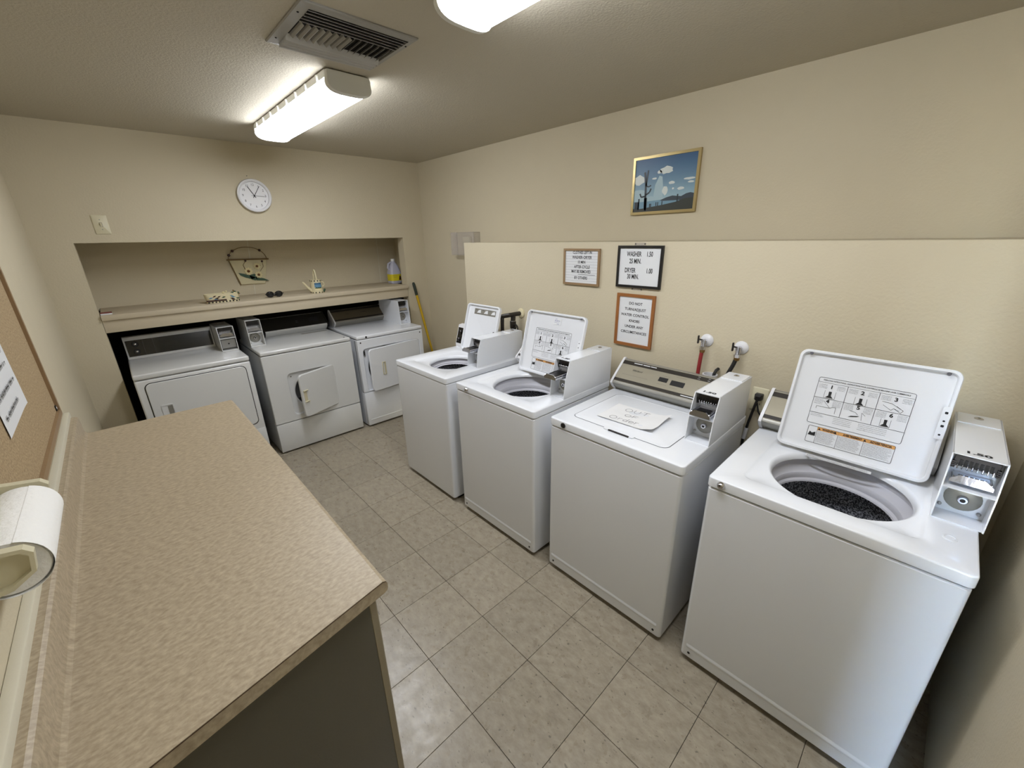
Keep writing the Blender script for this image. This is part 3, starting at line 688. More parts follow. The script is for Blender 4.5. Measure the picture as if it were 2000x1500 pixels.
# left dryer, door closed
D1 = thing('clothes_dryer', 'left dryer with closed door and framed dark control panel', 'dryer', (-.622, 1.815, 0), 0, GD)
W_ = .684; ca = cabinet(D1, W_, .70, .862, ENAMG, z0=.018, kick=False, screws=False, open_top=False)
b = MM(ENAMG); b.box(-W_/2, -.001, .867, W_/2, .70, .905, .010, 3); b.build('top_panel', ENAMG, D1)
b = MM(ENAMG); b.box(-W_/2+.001, -.004, .03, W_/2-.001, .02, .300, .006, 2); b.build('toe_panel', ENAMG, D1)
b = MM(DSTEEL); b.loft([[(x, -.0016, z) for x, z in rr(.003, .592, .299, .242, .035)], [(x, -.0016, z) for x, z in rr(.003, .592, .3035, .2465, .038)]], False, False); b.build('door_seam', DSTEEL, ca)
b = MM(ENAMG); b.loft([[(x, y, z) for x, z in rr(.003, .592, hw, hh, r)] for y, hw, hh, r in ((.002, .298, .241, .034), (-.003, .298, .241, .034), (-.006, .295, .238, .031))]); dr = b.build('door', ENAMG, D1)
b = MM(ENAMG); P = [(x, z) for x, z in rr(-.213, .605, .034, .062, .006, 3)]; Q = [(x, z) for x, z in rr(-.213, .605, .029, .056, .004, 3)]
b.loft([[(x, -.005, z) for x, z in P], [(x, -.010, z) for x, z in P], [(x, -.010, z) for x, z in Q], [(x, -.0065, z) for x, z in Q]], False, True); b.use(GREYM); b.box(-.213, -.0075, .556, -.187, -.0062, .655); b.build('handle_recess', ENAMG, dr)
b = MM(ENAMG); x0, x1, yc_ = -.335, .222, .565
b.prism([(yc_, .905), (yc_+.035, 1.068), (yc_+.06, 1.072), (yc_+.12, .905)], x0, x1, 'x'); co = b.build('console', ENAMG, D1, angle=25)
Tf = frame((0, yc_, .905), (1, 0, 0), (0, .035, .163)); b = M(Tf).use(GLOSSB); b.box(x0+.010, .018, -.001, x1-.010, .140, .002); b.build('fascia_panel', GLOSSB, co)
for xx in (-.225, -.165): M(Tf).use(DSTEEL).box(xx-.001, .022, .001, xx+.001, .137, .0028).build('panel_rule', DSTEEL, co)
for vv in (.052, .108):
    b = M(Tf).use(BLACK); b.lathe([(.020, .001), (.020, .012), (.016, .016)], (-.272, vv, 0), (0, 0, 1), 18); b.use(CHROME); b.lathe([(.006, .016), (.006, .0175), (.004, .018)], (-.272, vv, 0), (0, 0, 1), 12); b.build('control_knob', BLACK, co)
coin_box(D1, .225, .339, .300, .640, .905, 1.093, slide=0, price=False, enamel=ENAMG, rake=.035, chromeplate=True, door=False)
b = MM(PAPER); b.box(.235, .190, .9052, .325, .262, .9056); b.build('price_tag', PAPER, D1)
# middle dryer, door ajar
D2 = thing('clothes_dryer', 'middle dryer with square porthole door ajar and black control panel', 'dryer', (.163, 1.828, 0), 0, GD)
W_ = .732
def dryer_body(t, W_, D, zt, hole, rec, seam, mat_, rdepth=.018, drum=.14):
    """front panel with rounded door recess and round drum opening"""
    b = MM(mat_); rx, rz, hw, hh = rec; c = hole[:2]; R = hole[2]
    rc = (0, (seam+zt-.038)/2, W_/2, (zt-.038-seam)/2); A = deck_angles(c, rc, .006)
    L = lambda q, r, y: [(p[0], y, p[1]) for p in (rayrect(c, a, q, r) for a in A)]
    ins = lambda q, d: (q[0], q[1], q[2]-d, q[3]-d); rq = (rx, rz, hw, hh)
    cc = lambda r, y: [(c[0]+r*math.cos(a), y, c[1]+r*math.sin(a)) for a in A]
    b.loft([L(ins(rc, .0), .006, .06), L(rc, .006, .006), L(ins(rc, .004), .006, 0), L(rq, .035, 0), L(ins(rq, .003), .033, .003), L(ins(rq, .006), .03, rdepth), cc(R+.006, rdepth), cc(R, rdepth+.004), cc(R-.004, rdepth+.03)], False, False)
    b.box(-W_/2, .05, .018, -W_/2+.004, D, zt-.038); b.box(W_/2-.004, .05, .018, W_/2, D, zt-.038); b.box(-W_/2, D-.004, .018, W_/2, D, zt-.038)
    o = b.build('cabinet', mat_, t, angle=25)
    MM(STEEL).lathe([(R-.004, rdepth+.028), (R+.06, rdepth+.10), (R+.06, rdepth+.48), (.01, rdepth+.5)], (c[0], 0, c[1]), (0, 1, 0), 40, False, True).build('drum', STEEL, t)
    b = MM(mat_); b.box(-W_/2, -.001, zt-.033, W_/2, D, zt, .010, 3); b.build('top_panel', mat_, t)
    b = MM(mat_); b.box(-W_/2+.001, 0, .016, W_/2-.001, .06, seam-.005, .006, 2); b.build('toe_panel', mat_, t)
    b = MM(BLACK); b.box(-W_/2+.02, .04, .001, W_/2-.02, D-.05, .02); b.build('gap_shade', BLACK, t)  # black filler painted as the dark gap below the dryer
    return o
ca = dryer_body(D2, W_, .70, .907, (-.008, .51, .155), (-.014, .508, .194, .188), .275, ENAMG)
b = MM(GREYM); b.box(-.13, .016, .345, -.05, .019, .385); b.use(GREYINK)
Tm = frame((-.09, .0155, .365), (1, 0, 0), (0, 0, 1))
for k in range(4): b.scrawl(Tm, -.036, .013-.008*k, .034, .004, rq)
b.build('data_plate', GREYM, ca, smooth=False)
MM(BLACK).lathe([(.005, 0), (.003, .003)], (-.175, .018, .66), (0, -1, 0), 10).build('latch_hole', BLACK, ca)
def swing_door(t, hx, hy, zc, wd, ht, ang, mat_, thick=.024):
    Td = frame((hx, hy, zc), (-math.cos(ang), -math.sin(ang), 0), (0, 0, 1))   # u from hinge towards free edge; w = u x v
    b = M(Td).use(mat_); n = 1
    hz = ht/2
    b.loft([rr3(wd/2, 0, wd/2-.004, hz-.004, .026, -.0), rr3(wd/2, 0, wd/2, hz, .03, .004), rr3(wd/2, 0, wd/2, hz, .03, thick-.006), rr3(wd/2, 0, wd/2-.006, hz-.006, .026, thick)])
    return b.build('door', mat_, t, angle=30), Td
# w = u x v : u=(-c,-s,0), v=z -> (-s, c, 0): into the dryer, so the outside is w = 0
dr, Td = swing_door(D2, .182, .004, .508, .362, .372, math.radians(21.5), ENAMG)
b = M(Td).use(IVORY); b.box(.318, -.045, -.003, .345, .045, .001, .001, 1)
for vv in (-.048, .048): b.box(.305, vv-.004, -.012, .350, vv+.004, .001, .002, 1)
b.build('door_handle', IVORY, dr)
o, Tf, Lf = console(D2, .57, .535, .905, GLOSSB, GLOSSB, ENAMG, style='', s0=-.19, s1=.385)
b = M(Tf).use(GREYINK)
for k in range(4): b.scrawl(I4, .225, .05+.014*k, .31, .004, rq)
b.scrawl(I4, .105, .06, .13, .010, rq); b.scrawl(I4, .105, .08, .13, .010, rq)
b.build('console_print', GREYINK, o, smooth=False)
b = MM(GREYM); b.prism([(.105, .462), (.33, .462), (.335, .492), (.10, .492)], .9065, .9085); b.build('lint_door', GREYM, D2)
b = MM(ENAMG); b.box(.345, .545, .945, .385, .585, .958, .002, 1); b.build('console_tab', ENAMG, o)
coin_box(D2, -.360, -.250, .270, .640, .907, 1.122, slide=0, price=False, enamel=ENAMG, rake=.030, door=False)
MM(BLACK).lathe([(.007, 0), (.004, .003)], (.325, .04, .907), (0, 0, 1), 10).build('top_plug', BLACK, D2)
# right dryer
D3 = thing('clothes_dryer', 'right dryer with wide door ajar and tall coin box by corner', 'dryer', (.916, 1.803, 0), 0, GD)
W_ = .684
ca = dryer_body(D3, W_, .70, .905, (-.062, .575, .196), (-.001, .575, .302, .208), .360, ENAM)
dr, Td = swing_door(D3, .296, .004, .575, .573, .408, math.radians(7), ENAM)
b = M(Td).use(IVORY); P = rr(.435, .0, .018, .062, .004, 3); Q = rr(.435, .0, .012, .056, .003, 3)
b.loft([[(x, v, .001) for x, v in P], [(x, v, -.006) for x, v in P], [(x, v, -.006) for x, v in Q], [(x, v, .0005) for x, v in Q]], False, True); b.box(.424, -.05, -.004, .434, .05, .0, .001, 1); b.build('door_handle', IVORY, dr)
b = MM(STEEL); b.prism(rr(-.284, .735, .009, .03, .004, 3), .012, .019, 'y'); b.use(BLACK); b.box(-.288, .010, .72, -.280, .013, .755); b.build('door_catch', STEEL, ca)
for xx in (-.312, .312): MM(DSTEEL).lathe([(.007, 0), (.005, .004)], (xx, 0, .842), (0, -1, 0), 12).build('screw', DSTEEL, ca)
MM(BLACK).lathe([(.010, 0), (.008, .004)], (-.252, -.001, .887), (0, -1, 0), 12).build('top_plug', BLACK, D3)
b = MM(ENAM); pr = [(-.0005, .066), (-.003, .070), (-.003, .074), (-.0005, .079)]; b.loft([[(-.315, y, z) for y, z in pr], [(.315, y, z) for y, z in pr]], False, False, closed=False); b.build('kick_ridge', ENAM, ca)
o, Tf, Lf = console(D3, .57, .548, .905, TAUPE, PLAS, GREYM, s0=-.315, s1=.245)
b = M(Tf).use(BLACK); b.scrawl(I4, .0, .085, .06, .012, rq); b.scrawl(I4, -.16, .08, -.13, .008, rq); b.build('console_print', BLACK, o, smooth=False)
coin_box(D3, .222, .334, .195, .640, .905, 1.142, slide=0, price=False, enamel=ENAM, rake=.026)

# ------------------------------------------------------------------ counter on the left
t = thing('countertop', 'long mottled beige laminate counter with coved backsplash at the left wall', 'counter', (-.87, -.1, .914))
O = Matrix.Translation((.87, .1, -.914))
fx, bx = -.578, -1.192
yn = lambda x: -.985+(x+.578)*.19; yfar = .790
prof = [(fx-.012, .876), (fx-.003, .879), (fx, .887), (fx, .900), (fx-.004, .909), (fx-.013, .914), (-1.142, .914), (-1.153, .916), (-1.160, .924), (-1.163, .936), (-1.163, .990), (-1.166, .998), (-1.173, 1.002), (bx, 1.002), (-1.2, 1.002), (-1.2, .876)]
b = MM(LAMI, O); 
b.loft([[(x, yn(x)+.002, z) for x, z in prof], [(x, yfar, z) for x, z in prof]]); ct = b.build('worktop', LAMI, t, angle=25)
b = MM(LAMEDGE, O); Pn = [(x, yn(x)+.0022, z) for x, z in prof]; Pi = [(x, yn(x)+.0004, z) for x, z in prof]
top = [(x, z) for x, z in prof[4:14]]
for (x0, z0), (x1, z1) in zip(top, top[1:]):
    d = Vector((x1-x0, z1-z0)); 
    if d.length < 1e-5: continue
    n = Vector((d.y, -d.x)).normalized()*.0018
    b.face([(x0, yn(x0)+.0004, z0), (x1, yn(x1)+.0004, z1), (x1+n.x*0, yn(x1)+.0004, z1-.0022 if abs(n.y) > abs(n.x) else z1), (x0, yn(x0)+.0004, z0-.0022 if abs(n.y) > abs(n.x) else z0)] if abs(n.y) > abs(n.x) else [(x0, yn(x0)+.0004, z0), (x1, yn(x1)+.0004, z1), (x1-.0022, yn(x1)+.0004, z1), (x0-.0022, yn(x0)+.0004, z0)])
b.build('edge_line', LAMEDGE, ct, smooth=False)
struct(MM(TRIMP).box(XL, -1.09, .972, -1.186, .815, 1.024, .004, 2).build('trim_1', TRIMP))
t = thing('base_cabinet', 'painted olive beige base cabinet carrying the left counter', 'cabinet', (-.87, -.1, 0))
O = Matrix.Translation((.87, .1, 0)); xf = -.602
ce = lambda x: yn(x)+.045
b = MM(CABP, O); b.loft([[(xf-.02, ce(xf-.02), z), (-1.2, ce(-1.2), z), (-1.2, ce(-1.2)+.018, z), (xf-.02, ce(xf-.02)+.018, z)] for z in (.0, .876)]); b.build('end_panel', CABP, t, smooth=False)
b = MM(CABF, O); b.box(xf-.02, ce(xf)-.004, .0, xf, ce(xf)+.034, .876, .002, 1); b.box(xf-.02, .73, .09, xf, .776, .876, .002, 1); b.box(xf-.02, ce(xf)+.034, .836, xf, .73, .876, .002, 1); b.box(xf-.02, ce(xf)+.034, .09, xf, .73, .12, .002, 1); b.build('face_frame', CABF, t)
MM(CABP, O).box(-1.2, ce(xf)+.05, .09, xf-.02, .776, .876).build('carcass', CABP, t)
n = 4; y0_, y1_ = ce(xf)+.04, .726; st = (y1_-y0_)/n
for k in range(n):
    dd = MM(CABF, O).box(xf, y0_+st*k+.004, .112, xf+.018, y0_+st*(k+1)-.004, .846, .004, 2).build('door', CABF, t)
    s_ = 1 if k % 2 == 0 else -1; yk = y0_+st*(k+.5)+s_*(st/2-.04)
    MM(DSTEEL, O).lathe([(.007, 0), (.006, .012), (.014, .020), (.012, .028)], (xf+.018, yk, .78), (1, 0, 0), 12).build('knob', DSTEEL, dd)

# ------------------------------------------------------------------ ceiling lamps
def lamp(name, label, yn_, L_, endcaps):
    xc = .092; yc = yn_+L_/2
    t = thing(name, label, 'ceiling light', (xc, yc, ZC), 0, 'linear ceiling lights')
    b = MM(LAMPW); b.box(-.090, -L_/2+.012, -.034, .090, L_/2-.012, -.001, .002, 1); pan = b.build('base_pan', LAMPW, t)
    n = 14; P = [(-.100, -.026)]
    for k in range(1, n): a = PI*k/n; P.append((-.104*math.copysign(abs(math.cos(a))**.6, math.cos(a)), -.034-.052*math.sin(a)**.65))
    P = P+[(.100, -.026)]
    b = MM(LENS); b.loft([[(x, y, z) for x, z in P] for y in (-L_/2+.022, L_/2-.022)], False, False, closed=False); b.build('diffuser', LENS, t, angle=60)
    for sx in (-1, 1):
        b = MM(LAMPW); b.box(sx*.089, -L_/2+.022, -.035, sx*.101, L_/2-.022, -.004, .002, 1); b.build('side_rail', LAMPW, pan)
    P = [(-.096, -.006), (-.101, -.018)]+P+[(.101, -.018), (.096, -.006)]
    Pc = [(x*1.03, z*1.04-.001) for x, z in P]
    for s_ in (-1, 1):
        b = MM(LAMPW); ya, yb = s_*(L_/2-.024), s_*(L_/2)
        b.loft([[(x, ya, z) for x, z in Pc], [(x, s_*(L_/2-.006), z) for x, z in Pc], [(x*.95, yb, -.004+(z+.004)*.95) for x, z in Pc]]); b.build('end_cap', LAMPW, t, angle=40)
    for k in range(8):
        yy = -L_/2+.10+(L_-.2)*k/7
        MM(LAMPW).box(-.112, yy-.006, -.040, -.099, yy+.006, -.010, .002, 1).build('clip', LAMPW, t)
    return t
lamp('ceiling_light', 'lit wraparound ceiling light with grey end cap near the back wall', .27, 1.22, True)
lamp('ceiling_light', 'lit wraparound ceiling light cut off by the top edge, past the vent', -1.775, 1.22, True)

# ------------------------------------------------------------------ ceiling vent
t = thing('ceiling_vent', 'grey metal ceiling vent with three banks of louvres', 'vent', (-.055, -.02, ZC))
x0, x1, y0, y1 = -.212, .208, -.196, .186; ix0, ix1, iy0, iy1 = -.175, .185, -.163, .165
b = MM(VENTM); q0 = [(x0, y0), (x1, y0), (x1, y1), (x0, y1)]; q1 = [(ix0, iy0), (ix1, iy0), (ix1, iy1), (ix0, iy1)]
b.loft([[(x, y, -.0) for x, y in q0], [(x, y, -.004) for x, y in q0], [(x*.985, y*.985, -.007) for x, y in q0], [(x, y, -.009) for x, y in q1], [(x, y, -.0005) for x, y in q1]], False, False); fr = b.build('vent_frame', VENTM, t, smooth=False)
for xx in (-.195, .197):
    for yy in (-.12, .12): MM(DUCT).lathe([(.004, 0), (.003, .002)], (xx, yy, -.008), (0, 0, -1), 8).build('screw', DUCT, fr)
MM(DUCT).box(ix0-.002, iy0-.002, -.0012, ix1+.002, iy1+.002, -.0004).build('duct_shade', DUCT, t)  # flat dark plate paints the shade of a duct; ceiling has no hole
for k in range(5):
    yy = iy0+.012+.022*k
    b = MM(VENTS); b.prism([(yy+.006, -.0016), (yy+.0075, -.0016), (yy-.0055, -.012), (yy-.0068, -.0115)], ix0, ix1, 'x'); b.build('slat', VENTS, t, smooth=False)
for k in range(4):
    yy = iy1-.008-.024*k
    b = MM(VENTS); b.prism([(yy-.012, -.0016), (yy-.0105, -.0016), (yy+.002, -.018), (yy+.006, -.019), (yy+.006, -.0205), (yy+.001, -.0195)], ix0, ix1, 'x'); b.build('slat', VENTS, t, smooth=False)
for k in range(15):
    xx = ix0+.012+(ix1-ix0-.024)*k/14; s_ = 1 if k < 8 else -1
    pr = [(xx-.0006, -.0016), (xx-.0006+s_*.003, -.008), (xx-.0006+s_*.009, -.014), (xx+.0008+s_*.009, -.014), (xx+.0006+s_*.003, -.008), (xx+.0006, -.0016)]
    b = MM(VENTM); b.prism(pr, -.052, .070, 'y'); b.build('blade', VENTM, t, smooth=False)

# ------------------------------------------------------------------ framed signs on the furred wall (facing -x)
def wallframe(yc, zc, x): return frame((x, yc, zc), (0, -1, 0), (0, 0, 1))      # u = reader's right, w = -x (towards the room)
def framed(name, label, cat, yc, zc, x, wd, ht, fw, fm, bm_, depth=.014, tilt=0, group=None, dark=None):
    t = thing(name, label, cat, (x, yc, zc), 0, group)
    Tw = frame((0, 0, 0), (0, -1, 0), (0, 0, 1)) @ Matrix.Rotation(tilt, 4, 'Z')
    hw, hh = wd/2, ht/2
    for nm, pts in (('frame_bar', [(-hw, hh), (-hw+fw, hh-fw), (hw-fw, hh-fw), (hw, hh)]), ('frame_bar', [(-hw, -hh), (hw, -hh), (hw-fw, -hh+fw), (-hw+fw, -hh+fw)]), ('frame_bar', [(-hw, -hh), (-hw+fw, -hh+fw), (-hw+fw, hh-fw), (-hw, hh)]), ('frame_bar', [(hw, -hh), (hw, hh), (hw-fw, hh-fw), (hw-fw, -hh+fw)])):
        b = M(Tw).use(fm); cx = sum(p[0] for p in pts)/4; cz = sum(p[1] for p in pts)/4
        b.loft([[(a, c, .001) for a, c in pts], [(a, c, depth-.003) for a, c in pts], [(a+(cx-a)*.06, c+(cz-c)*.06 if abs(a-cx) > .03 else c, depth) for a, c in pts] if False else [(a, c, depth) for a, c in pts]])
        b.build(nm, fm, t, smooth=False)
    b = M(Tw).use(bm_); b.box(-hw+fw*.6, -hh+fw*.6, .001, hw-fw*.6, hh-fw*.6, depth-.006); b.build('panel', bm_, t, smooth=False)
    return t, Tw @ Matrix.Translation((0, 0, depth-.0055))
# black framed prices
t, Tp = framed('price_sign', 'black framed sign with WASHER and DRYER prices', 'sign', -.583, 1.560, XH, .276, .228, .014, BLACKF, PAPER)
b = M(Tp).use(INK)
for s_, x, y, sz in (('WASHER', -.080, .068, .036), ('1.50', .040, .068, .036), ('25 MIN.', -.062, .030, .036), ('DRYER', -.088, -.020, .036), ('1.00', .046, -.020, .036), ('30 MIN.', -.070, -.054, .036)):
    b.text(s_, sz, frame((x, y, 0), (1, 0, 0), (0, 1, 0)), 'LEFT', sx=.62, bold=.0008)
for l in b.bm.verts: pass
b.build('lettering', INK, t, smooth=False)
for zz in (.120, -.120):
    b = M(frame((0, 0, 0), (0, -1, 0), (0, 0, 1))).use(CLEAR); b.prism(rr(-.006, zz, .034, .009, .003, 3), .001, .003); b.use(BLACK)
    for xx in (-.034, .022): b.lathe([(.0035, .003), (.002, .0045)], (xx, zz+.002*(1 if zz > 0 else -1), 0), (0, 0, 1), 8)
    b.build('hanger_tab', CLEAR, t)
# small tan framed removal notice
t, Tp = framed('notice_sign', 'small tan framed notice about clothes left in washer', 'sign', -.184, 1.546, XH, .276, .220, .013, TANF, PAPER)
b = M(Tp).use(INK)
for k, (s_, x) in enumerate((('CLOTHES LEFT IN', .006), ('WASHER\u2013DRYER', .004), ('10 MIN', .002), ('AFTER CYCLE', .006), ('MAY BE REMOVED', 0), ('BY OTHERS', 0))):
    y = .086-.0285*k-(.010 if k == 5 else 0)
    b.text(s_, .0245, frame((x, y, 0), (1, 0, 0), (0, 1, 0)), sx=.80 if k != 0 and k != 4 else .74, bold=.0005)
b.poly2(I4, [(-.022, -.046), (.108, -.046), (.108, -.044), (-.022, -.044)])
b.build('lettering', INK, t, smooth=False)
b = M(Tp).use(GREYINK)
for k in range(12): b.poly2(Matrix.Translation((0, 0, -.0003)), [(-.122, .098-.0165*k), (.122, .098-.0165*k), (.122, .0973-.0165*k), (-.122, .0973-.0165*k)])
b.build('letterboard_groove', GREYINK, t, smooth=False)
# oak framed water control notice
t, Tp = framed('notice_sign', 'oak framed notice, DO NOT TURN/ADJUST WATER CONTROL KNOBS', 'sign', -.580, 1.258, XH, .242, .304, .017, OAK, PAPER, tilt=-.006)
b = M(Tp).use(INK)
for k, s_ in enumerate(('DO NOT', 'TURN/ADJUST', 'WATER CONTROL', 'KNOBS', 'UNDER ANY', 'CIRCUMSTANCES')):
    b.text(s_, .0215, frame((.002, .098-.0335*k, 0), (1, 0, 0), (0, 1, 0)), sx=.98, bold=.0004)
b.build('lettering', INK, t, smooth=False)
# desert picture
t, Tp = framed('picture', 'gold framed desert photograph of a saguaro cactus, high on the wall', 'picture', -.512, 2.006, XR, .406, .318, .015, GOLD, mat('picture_sky_top', S(58, 96, 132), .35, vary=.06), depth=.018, tilt=.006)
W2_, H2_ = .376, .288
def cmat(nm, c): return mat(nm, c, .35, vary=.05)
b = M(Tp).use(cmat('picture_sky', S(58, 96, 132)))
NS = 30
for k in range(NS):
    f_ = (k/(NS-1))**1.15; c = [a_+(b_-a_)*f_ for a_, b_ in zip((52, 88, 124), (156, 184, 194))]
    b.use(cmat('picture_sky_%d' % k, S(*c))); ya, yb = .5-.8/NS*k, .5-.8/NS*(k+1)
    b.poly2(I4, [(-W2_/2, yb*H2_), (W2_/2, yb*H2_), (W2_/2, ya*H2_), (-W2_/2, ya*H2_)])
def P2(dz): return Matrix.Translation((0, 0, .0002*dz))
def pxy(u, v): return ((u-.5)*W2_, (v-.5)*H2_)     # u right, v up, 0..1
CL = cmat('picture_cloud', S(205, 212, 208)); CL2 = cmat('picture_mist', S(160, 184, 192))
def blob(m, u, v, ru, rv, dz, n=12, seed=1):
    rn = random.Random(seed); b.use(m); b.poly2(P2(dz), [pxy(u+ru*math.cos(2*PI*k/n)*rn.uniform(.8, 1.1), v+rv*math.sin(2*PI*k/n)*rn.uniform(.75, 1.1)) for k in range(n)])
b.use(CL2); b.poly2(P2(1), [pxy(.33, .12), pxy(.50, .12), pxy(.50, .40), pxy(.47, .64), pxy(.42, .66), pxy(.36, .5)])
blob(CL2, .10, .32, .16, .14, 1.2, seed=8); blob(CL2, .3, .2, .3, .09, 1.1, seed=4)
for u, v, ru, rv, s_ in ((.53, .75, .11, .075, 1), (.42, .73, .04, .035, 2), (.08, .62, .10, .10, 3), (.63, .51, .055, .03, 4), (.90, .55, .09, .022, 5), (.93, .49, .05, .02, 6), (.78, .39, .06, .03, 7), (.53, .38, .05, .09, 9), (.34, .62, .04, .02, 10), (.66, .40, .018, .018, 11)): blob(CL, u, v, ru, rv, 2, seed=s_)
b.use(cmat('picture_water', S(110, 146, 166))); b.poly2(P2(2.5), [pxy(0, .06), pxy(1, .10), pxy(1, .23), pxy(0, .19)])
b.use(cmat('picture_hill', S(52, 62, 72))); b.poly2(P2(3), [pxy(.46, .20), pxy(.56, .245), pxy(.66, .27), pxy(.80, .245), pxy(.88, .29), pxy(.94, .30), pxy(1, .28), pxy(1, .17), pxy(.5, .185)])
b.use(cmat('picture_land', S(50, 54, 48))); b.poly2(P2(3.5), [pxy(0, 0), pxy(1, 0), pxy(1, .21), pxy(.85, .20), pxy(.72, .15), pxy(.5, .11), pxy(.3, .085), pxy(.12, .06), pxy(0, .07)])
b.use(cmat('picture_cactus', S(34, 44, 50)))
def limb(pts, wd):
    for (a, c), (d_, f) in zip(pts, pts[1:]): x0, y0 = pxy(a, c); x1, y1 = pxy(d_, f); b.bar2(P2(4), x0, y0, x1, y1, wd)
limb([(.215, .03), (.205, .3), (.20, .5), (.17, .76)], .013); limb([(.205, .5), (.225, .79)], .010); limb([(.20, .30), (.13, .29), (.105, .36)], .009); limb([(.205, .32), (.27, .37), (.295, .44)], .009); limb([(.205, .50), (.25, .475), (.29, .50)], .007)
limb([(.215, .02), (.21, .27)], .020); limb([(.06, .05), (.06, .2)], .03); limb([(.09, .05), (.095, .26)], .010)
for u, v in ((.40, .14), (.43, .14), (.50, .15), (.29, .12), (.31, .12)): limb([(u, v-.04), (u, v+.03)], .006)
limb([(.745, .14), (.745, .29)], .008)
b.build('print', cmat('picture_sky', S(58, 96, 132)), t, smooth=False)
# clear plastic box on upper wall behind the ledge
t = thing('wall_box', 'clear plastic guard box on the right wall behind the ledge end', 'box', (XR, 1.375, 1.68))
b = MM(CLEAR)
a, c, dp, th = .172, .100, .075, .004
for q in ((-dp, -a, c-th, 0, a, c), (-dp, -a, -c, 0, a, -c+th), (-dp, -a, -c, 0, -a+th, c), (-dp, a-th, -c, 0, a, c), (-dp, -a, -c, -dp+th, a, c)): b.box(*q)
b.build('cover', CLEAR, t, smooth=False)
MM(STEEL).box(-.03, -.05, -.05, -.001, .05, .06, .004).build('thermostat', IVORY, t).data.materials[0] = IVORY

# ------------------------------------------------------------------ plumbing
def valve(label, y, z, hosem, hl, path, cat_label, flip=1):
    t = thing('water_valve', label, 'valve', (XH, y, z))
    MM(CREAM).lathe([(.033, 0), (.032, .005), (.024, .012), (.014, .016)], (0, 0, 0), (-1, 0, 0), 24).build('escutcheon', PLAS, t).data.materials[0] = PLAS
    b = MM(CHROME); b.tube([(-.010, 0, 0), (-.048, 0, 0)], .009, 12); b.lathe([(.014, 0), (.014, .012)], (-.028, 0, 0), (-1, 0, 0), 6); b.tube([(-.046, 0, .012), (-.046, 0, -.03)], [.012, .010], 12); b.lathe([(.015, 0), (.015, .016)], (-.046, 0, -.024), (0, 0, -1), 6)
    b.build('valve_body', CHROME, t)
    b = MM(DSTEEL); b.tube([(-.046, 0, .008), (-.060, flip*.022, .014)], .004, 8); b.box(-.068, flip*.020-.004, -.008, -.058, flip*.020+.004, .034, .002, 1); b.build('valve_handle', DSTEEL, t)
    h = thing('water_hose', cat_label, 'hose', (XH, y, z))
    P = [Vector(p) for p in path]; Q = []
    for i in range(len(P)-1):
        p0, p1, p2, p3 = P[max(i-1, 0)], P[i], P[i+1], P[min(i+2, len(P)-1)]
        for k in range(6):
            s_ = k/6; Q.append(.5*((2*p1)+(p2-p0)*s_+(2*p0-5*p1+4*p2-p3)*s_**2+(3*p1-p0-3*p2+p3)*s_**3))
    Q.append(P[-1])
    MM(hosem).tube(Q, .0095, 12).build('hose', hosem, h)
    MM(BRASS).lathe([(.0135, 0), (.0135, .018), (.011, .024)], (P[0].x, P[0].y, P[0].z+.004), (0, 0, -1), 8).build('hose_coupling', BRASS, h)
valve('chrome water valve with white flange feeding the red hose', -1.003, 1.210, REDR, 0, [(-.046, 0, -.036), (-.05, .002, -.09), (-.056, .002, -.18), (-.05, .004, -.30), (-.04, .008, -.40)], 'red rubber water hose hanging below the left chrome valve')
valve('chrome water valve with white flange feeding the black hose', -1.170, 1.200, RUBBER, 0, [(-.046, 0, -.036), (-.048, .010, -.08), (-.052, .032, -.15), (-.05, .05, -.25), (-.03, .055, -.36)], 'black rubber water hose leaning left below the right chrome valve')
t = thing('drain_pipe', 'white standpipe mouth between the red and black hoses', 'pipe', (XH-.045, -1.058, .7))
MM(CREAM).lathe([(.030, 0), (.030, .300), (.036, .300), (.036, .350), (.030, .350), (.030, .31)], (0, 0, 0), (0, 0, 1), 24, True, False).build('pipe', PLAS, t).data.materials[0] = PLAS
MM(BLACK).lathe([(.0295, .333), (.001, .333)], (0, 0, 0), (0, 0, 1), 20, False, False).build('pipe_mouth', BLACK, t)
MM(RUBBER).tube([(.0, -.018, .30), (.0, -.020, .355), (.010, -.024, .372), (.03, -.026, .376)], .008, 10).build('drain_hose', RUBBER, t)
# far valve
t = thing('water_valve', 'old brass pipe tee valve with round handwheel behind the farthest washer', 'valve', (XH, .36, 1.195))
MM(CREAM).lathe([(.036, 0), (.034, .008), (.02, .014)], (0, 0, 0), (-1, 0, 0), 24).build('escutcheon', WALL, t)
b = MM(BROWNST); b.tube([(-.004, 0, 0), (-.09, .030, -.006), (-.11, .09, -.02)], .016, 12); b.tube([(-.06, .024, -.004), (-.062, .026, -.12)], .018, 12); b.lathe([(.023, 0), (.023, .05)], (-.062, .026, -.055), (0, 0, -1), 8); b.tube([(-.11, .09, -.01), (-.112, .092, -.20)], .014, 10)
b.build('pipe_tee', BROWNST, t)
b = MM(CHROME); b.lathe([(.021, 0), (.021, .006)], (-.062, .026, -.050), (0, 0, -1), 12); b.build('pipe_collar', STEEL, t)
b = MM(BLUEINK); ring = [(-.075+.0, -.012+.033*math.cos(2*PI*k/20)*.8, -.105+.033*math.sin(2*PI*k/20)) for k in range(21)]
b.use(BLACK); b.tube(ring, .005, 8, cap=False)
for k in range(4): a = PI/4+PI/2*k; b.tube([(-.075, -.012, -.105), (-.075, -.012+.033*.8*math.cos(a), -.105+.033*math.sin(a))], .003, 6)
b.tube([(-.066, .02, -.105), (-.075, -.014, -.105)], .006, 8); b.build('handwheel', BLACK, t)
